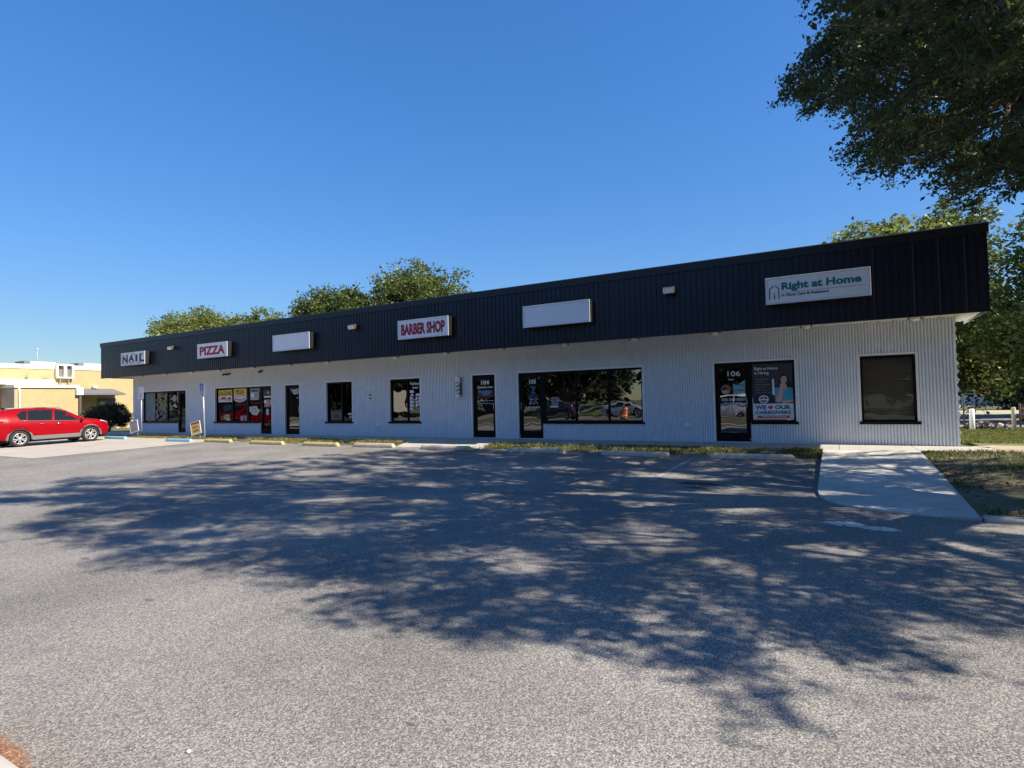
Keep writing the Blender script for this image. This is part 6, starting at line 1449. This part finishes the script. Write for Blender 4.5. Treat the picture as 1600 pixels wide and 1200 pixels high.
def drum():
    t = thing('traffic_drum', None, None)
    OR_ = mat('drum_orange', (.80, .17, .03), .5); WS = mat('drum_white', (.75, .75, .72), .4)
    b = MB(); b.lathe([(.33, 0), (.36, .0), (.36, .07), (.30, .09)], (0, 0, 0), 'z', 20); b.build('base', TYRE, t)
    b = MB(); b.lathe([(.29, .09), (.285, .3), (.27, .31), (.265, .62), (.25, .63), (.24, .93), (.20, .98), (.0, .99)], (0, 0, 0), 'z', 20); b.build('drum_body', OR_, t)
    for z0, z1, r in ((.36, .46, .282), (.68, .78, .262)):
        q = MB(); q.lathe([(r, z0), (r-.004, z1)], (0, 0, 0), 'z', 20); q.build('white_band', WS, t)
    b = MB(); b.tube([(-.06, 0, .98), (-.06, 0, 1.06), (.06, 0, 1.06), (.06, 0, .98)], .014, 6); b.build('handle', OR_, t)
    return t
d0 = drum(); d0.location = (9.75, 27.0, -.6); tag(d0, 'orange traffic drum at the right edge beyond the lawn', 'traffic drum', 'orange traffic drums')
o = copy_tree(d0); o.location = (-15.6, -29.3, -.58); tag(o, 'orange traffic drum in the street, mirrored in the right pane of the widest window', 'traffic drum', 'orange traffic drums')
b = MB(); b.tube([(0, 0, 0), (0, 0, 7.5)], [.14, .09], 8); b.tube([(0, 0, 7.2), (1.4, 0, 7.4)], .04, 6)
tag(b.build('street_pole', mat('pole_wood', (.10, .08, .06), .8), None, 0, (-15.3, -41.5, -.6)), 'dark pole across the street, mirrored in the right pane of the widest window', 'pole')

# ------------------------------------------------------------------ right background
b = MB(); b.box(-8, 22, 0, .3, 0, 1.0)
t = thing('low_wall', 'long low blue grey wall with a pipe railing beyond the road', 'wall', (10, 66, -.6))
b.build('wall_face', mat('blue_grey_wall', (.34, .40, .48), .8), t)
r_ = MB()
for xx in range(-8, 23, 2): r_.tube([(xx, .15, 1.0), (xx, .15, 1.75)], .035, 6)
for zz in (1.4, 1.75): r_.tube([(-8, .15, zz), (22, .15, zz)], .035, 6)
r_.build('railing', mat('rail_white', (.5, .53, .56), .5), t)
t = thing('stop_sign', 'small red octagonal stop sign on a dark post across the road', 'stop sign', (11.7, 48.2, -.6), -.35)
b = MB(); b.tube([(0, 0, 0), (0, 0, 2.0)], .035, 6); b.build('post', mat('post_dark', (.05, .05, .05), .6), t)
oc = [(.40*math.cos(PI/8+k*PI/4), 1.68+.40*math.sin(PI/8+k*PI/4)) for k in range(8)]
b = MB(); b.prism(oc, -.06, -.045, 'y'); b.build('sign_plate', mat('stop_red', (.42, .02, .03), .4), t)
b = MB()
for i in range(8):
    p0, p1 = oc[i], oc[(i+1) % 8]; c_ = (0, 1.68); q0 = (c_[0]+(p0[0]-c_[0])*.93, c_[1]+(p0[1]-c_[1])*.93); q1 = (c_[0]+(p1[0]-c_[0])*.93, c_[1]+(p1[1]-c_[1])*.93)
    b.add([(p0[0], -.062, p0[1]), (p1[0], -.062, p1[1]), (q1[0], -.062, q1[1]), (q0[0], -.062, q0[1])], [(0, 1, 2, 3)])
b.build('white_border', WHITE, t); text_mesh('STOP', .52, .22, -.26, 1.57, -.063, WHITE, 'lettering', t, .02, .002)
def stake(label, x, y, z, h, r, m, group='short posts along the back of the lawn'):
    b = MB(); b.tube([(0, 0, -.3), (0, 0, h-.02), (0, 0, h)], [r, r, r*.7], 8)
    return tag(b.build('post', m, None, 0, (x, y, z)), label, 'post', group)
PW = mat('post_white', (.72, .71, .66), .6); PT = mat('post_tan', (.42, .36, .26), .8)
stake('stout white post at the back of the lawn just beyond the end wall', 3.93, 7.1, -.06, .72, .075, PW)
stake('thin dark post behind the stout white post', 4.55, 12.4, -.25, 1.35, .03, mat('post_dark', (.05, .05, .05), .6))
stake('thin dark post right of the brush pile', 5.6, 9.2, -.12, .9, .03, mat('post_dark', (.05, .05, .05), .6))
stake('pale tan post at the right edge of the photo, left one of two', 4.83, 6.35, -.06, .78, .06, PT)
stake('pale tan post at the right edge of the photo, right one of two', 5.13, 6.3, -.06, .78, .06, PT)
b = MB(); b.tube([(4.62, 7.3, -.05), (4.7, 7.25, .16)], .07, 8); tag(b.build('stump', PT), 'short pale stump at the right of the brush pile', 'stump')
# brush pile of cut dark branches and debris
mb = MB(); rr = random.Random(17)
for i in range(150):
    x = rr.uniform(-.5, .62); y = rr.uniform(-.3, .3); z = rr.uniform(.0, .22)*(1-abs(x)*.7)
    a = rr.uniform(0, PI); l = rr.uniform(.06, .2); dz = rr.uniform(-.06, .12)
    mb.tube([(x, y, max(.005, z)), (x+l*math.cos(a)*.5, y+l*math.sin(a)*.5, z+dz*.6+.03), (x+l*math.cos(a), y+l*math.sin(a), max(.01, z+dz))], [.02, .028, .012], 5)
mb.m = 1
for i in range(40):
    x = rr.uniform(-.5, .62); y = rr.uniform(-.3, .3); z = rr.uniform(.05, .24)*(1-abs(x)*.7)
    mb.add([(x, y, z), (x+rr.uniform(.03, .08), y+.02, z+.02), (x+rr.uniform(.02, .06), y+.02, z+rr.uniform(.05, .1)), (x-.01, y, z+.05)], [(0, 1, 2, 3)], False)
tag(mb.build('brush_pile', [mat('dark_brush', (.03, .03, .032), .8), mat('pale_debris', (.38, .38, .37), .7)], None, 0, (4.32, 7.5, -.06)), 'dark pile of cut brush behind the white post', 'brush pile')

# clipped bush by the left end of the row
def bush(label, loc, rx, ry, rz_, n, nl, seed):
    g = np.random.default_rng(seed); t = thing('clipped_bush', label, 'bush', loc)
    C_ = []
    while len(C_) < n:
        d = g.normal(size=3); d /= np.linalg.norm(d)
        if d[2] < -.75: continue
        rad = g.random()**.25*.93
        zz = rz_*.52+d[2]*rad*rz_*.52*(1-.12*abs(d[0]))
        C_.append((d[0]*rad*rx, d[1]*rad*ry, max(.15, zz)))
    C_ = np.array(C_); V, Q, tn = leaves(C_, np.full(n, .17), nl, .085, seed, .55, .8)
    npmesh('foliage', V, Q, LF_H, t, tn)
    mb = MB(); rng = random.Random(seed)
    for k in range(9):
        a = 2*PI*k/9; limb(mb, (.1*math.cos(a), .1*math.sin(a), -.1), (rx*.6*math.cos(a), ry*.6*math.sin(a), rz_*.62), .035, .012, .1, rng, 6)
    for k in range(7):
        a = rng.uniform(0, 6.28); mb.tube([(.2*math.cos(a), .2*math.sin(a), 0), (.25*math.cos(a), .25*math.sin(a), .3)], .02, 5)
    mb.build('stem', BARK, t, fix=False); return t
for k_, (lab, p_, s_) in enumerate((('dark rounded shrub right of the stop sign beyond the road', (15.2, 50.5, -.6), 2.9), ('dark rounded shrub at the right edge behind the orange drum', (14.4, 36.0, -.6), 2.6))):
    make_tree('shrub', lab, p_, s_*1.25, s_, s_, 40, 170, .28, LF_C, 71+k_, .02, low=.2)
bush('broad dark clipped bush between the red car and the shop row', (-38.7, .8, -.12), 2.0, 1.2, 1.86, 420, 46, 61)
# rock and litter edge below the bush
mb = MB(); rr = random.Random(9)
for i in range(60):
    x = -36.9+rr.uniform(-1.0, .75); y = rr.uniform(-.3, 1.0); s = rr.uniform(.05, .13)
    vs = [(x+s*rr.uniform(.6, 1.2)*math.cos(2*PI*k/6), y+s*rr.uniform(.6, 1.2)*math.sin(2*PI*k/6), -.11) for k in range(6)]+[(x+s*.5*math.cos(2*PI*k/6), y+s*.5*math.sin(2*PI*k/6), -.11+s*rr.uniform(.5, .9)) for k in range(6)]
    mb.add(vs, [(k, (k+1) % 6, 6+(k+1) % 6, 6+k) for k in range(6)]+[tuple(range(6, 12))], False)
tag(mb.build('pale_rubble', mat('rubble', (.52, .47, .42), .9, var=.2, vscale=5)), 'pale stones scattered on the ground under the clipped bush', 'stones', kind='stuff')

# ------------------------------------------------------------------ grass
def grass(name, pts, h, wdt, m, seed):
    g = np.random.default_rng(seed); P_ = np.array(pts); n = len(P_)
    a = g.random(n)*2*PI; hh = h*(.45+.9*g.random(n)); lean = g.normal(size=(n, 2))*.45*hh[:, None]
    dx = np.cos(a)*wdt*.5; dy = np.sin(a)*wdt*.5
    v0 = P_+np.stack([dx, dy, np.zeros(n)], 1); v1 = P_-np.stack([dx, dy, np.zeros(n)], 1)
    mid = P_+np.stack([lean[:, 0]*.4, lean[:, 1]*.4, hh*.6], 1); v2 = mid-np.stack([dx, dy, np.zeros(n)], 1)*.7
    v3 = P_+np.stack([lean[:, 0], lean[:, 1], hh*.95], 1)
    V = np.stack([v0, v1, v2, v3], 1).reshape(-1, 3); Q = np.arange(n*4).reshape(-1, 4)
    o = npmesh(name, V, Q, m, None, np.repeat(np.clip(g.random(n), 0, 1), 4))
    return tag(o, kind='stuff')
GR_DRY = leaf_mat('grass_dry', (.10, .10, .025), (.42, .36, .13), .3, .6)
GR_GRN = leaf_mat('grass_green', (.030, .045, .010), (.15, .18, .045), .3, .6)
g = np.random.default_rng(77); pd = []; pg = []
def patch(x, y):
    return math.sin(x*1.3+.5)*.5+math.sin(x*3.1+y*2)*.3+math.sin(x*7.7-y*5)*.2
n = 0
while n < 52000:
    x = -30+28.3*g.random() if n > 9000 else -1.9+1.58*g.random(); y = -2.42+.95*g.random()
    if n > 9000 and x > -2: x = -2-.8*g.random()
    n += 1
    if -13.0 < x < -9.4: continue
    if x < -23.2 and y < -2.12: continue
    d = patch(x, y)
    if d+g.normal()*.35 < -.25+.5*max(0, (-1.95-y)*1.6): continue
    z = T(x, y)-.01
    (pd if (x < -13 and g.random() < .75) or g.random() < .3 else pg).append((x, y, z))
tag(grass('grass', pd, .085, .010, GR_DRY, 1), 'dry yellow grass strip between the pavement and the wheel stops', 'grass')
tag(grass('grass', pg, .075, .010, GR_GRN, 2), 'green tufts in the strip between the pavement and the wheel stops', 'grass')
pd = []; pg = []
for i in range(60000):
    x = 1.62+g.random()**1.5*8; y = -7.75+6.25*g.random()
    d = math.sin(x*1.1+y*.7)+math.sin(x*2.3-y*1.9)*.6+math.sin(y*3.1)*.4
    if d+g.normal()*.5 < .5: continue
    (pd if g.random() < .25 else pg).append((x, y, lawn_z(x, y)-.005))
tag(grass('grass', pg, .06, .010, GR_GRN, 3), 'patchy green grass right of the walkway', 'grass')
tag(grass('grass', pd, .06, .010, GR_DRY, 4), 'dry blades among the grass right of the walkway', 'grass')
pg = []
for i in range(50000):
    y = .4+g.random()**.8*8; x = 2.62+(y*.12)+g.random()**1.2*5
    if y < 1.3 and x < 7: continue
    pg.append((x, y, -.058))
tag(grass('grass', pg, .06, .012, leaf_mat('grass_side', (.05, .06, .012), (.20, .22, .05), .3, .6), 5), 'even green lawn beyond the end wall of the building', 'grass')
# fallen leaves on the lawn and asphalt edge
pts = []
for i in range(5000):
    x = 1.6+g.random()**1.5*7; y = -7.8+6.3*g.random()
    if math.sin(x*.9+y*1.3)+g.normal()*.5 < .2: continue
    pts.append((x, y, lawn_z(x, y)+.012))
for i in range(90): 
    x = -13+17*g.random(); y = -7-3.5*g.random() if i % 3 else -3-4*g.random()
    if -.4 < x < 1.6 and y > -8.1: continue
    pts.append((x, y, T(x, y)+.008 if (x < 1.5 or y < -8.05) else lawn_z(x, y)+.015))
P_ = np.array(pts); n = len(P_); a = g.random(n)*6.28; s = .018+.022*g.random(n)
e1 = np.stack([np.cos(a)*s, np.sin(a)*s, g.normal(size=n)*.006], 1); e2 = np.stack([-np.sin(a)*s*.45, np.cos(a)*s*.45, g.normal(size=n)*.006], 1)
V = np.stack([P_-e1, P_-e2, P_+e1, P_+e2], 1).reshape(-1, 3)
o = npmesh('fallen_leaves', V, np.arange(n*4).reshape(-1, 4), leaf_mat('dead_leaf', (.05, .025, .012), (.28, .15, .07), .1, .8), None, np.repeat(g.random(n), 4))
tag(o, 'brown fallen leaves scattered over the lawn and asphalt', 'leaves', kind='stuff')
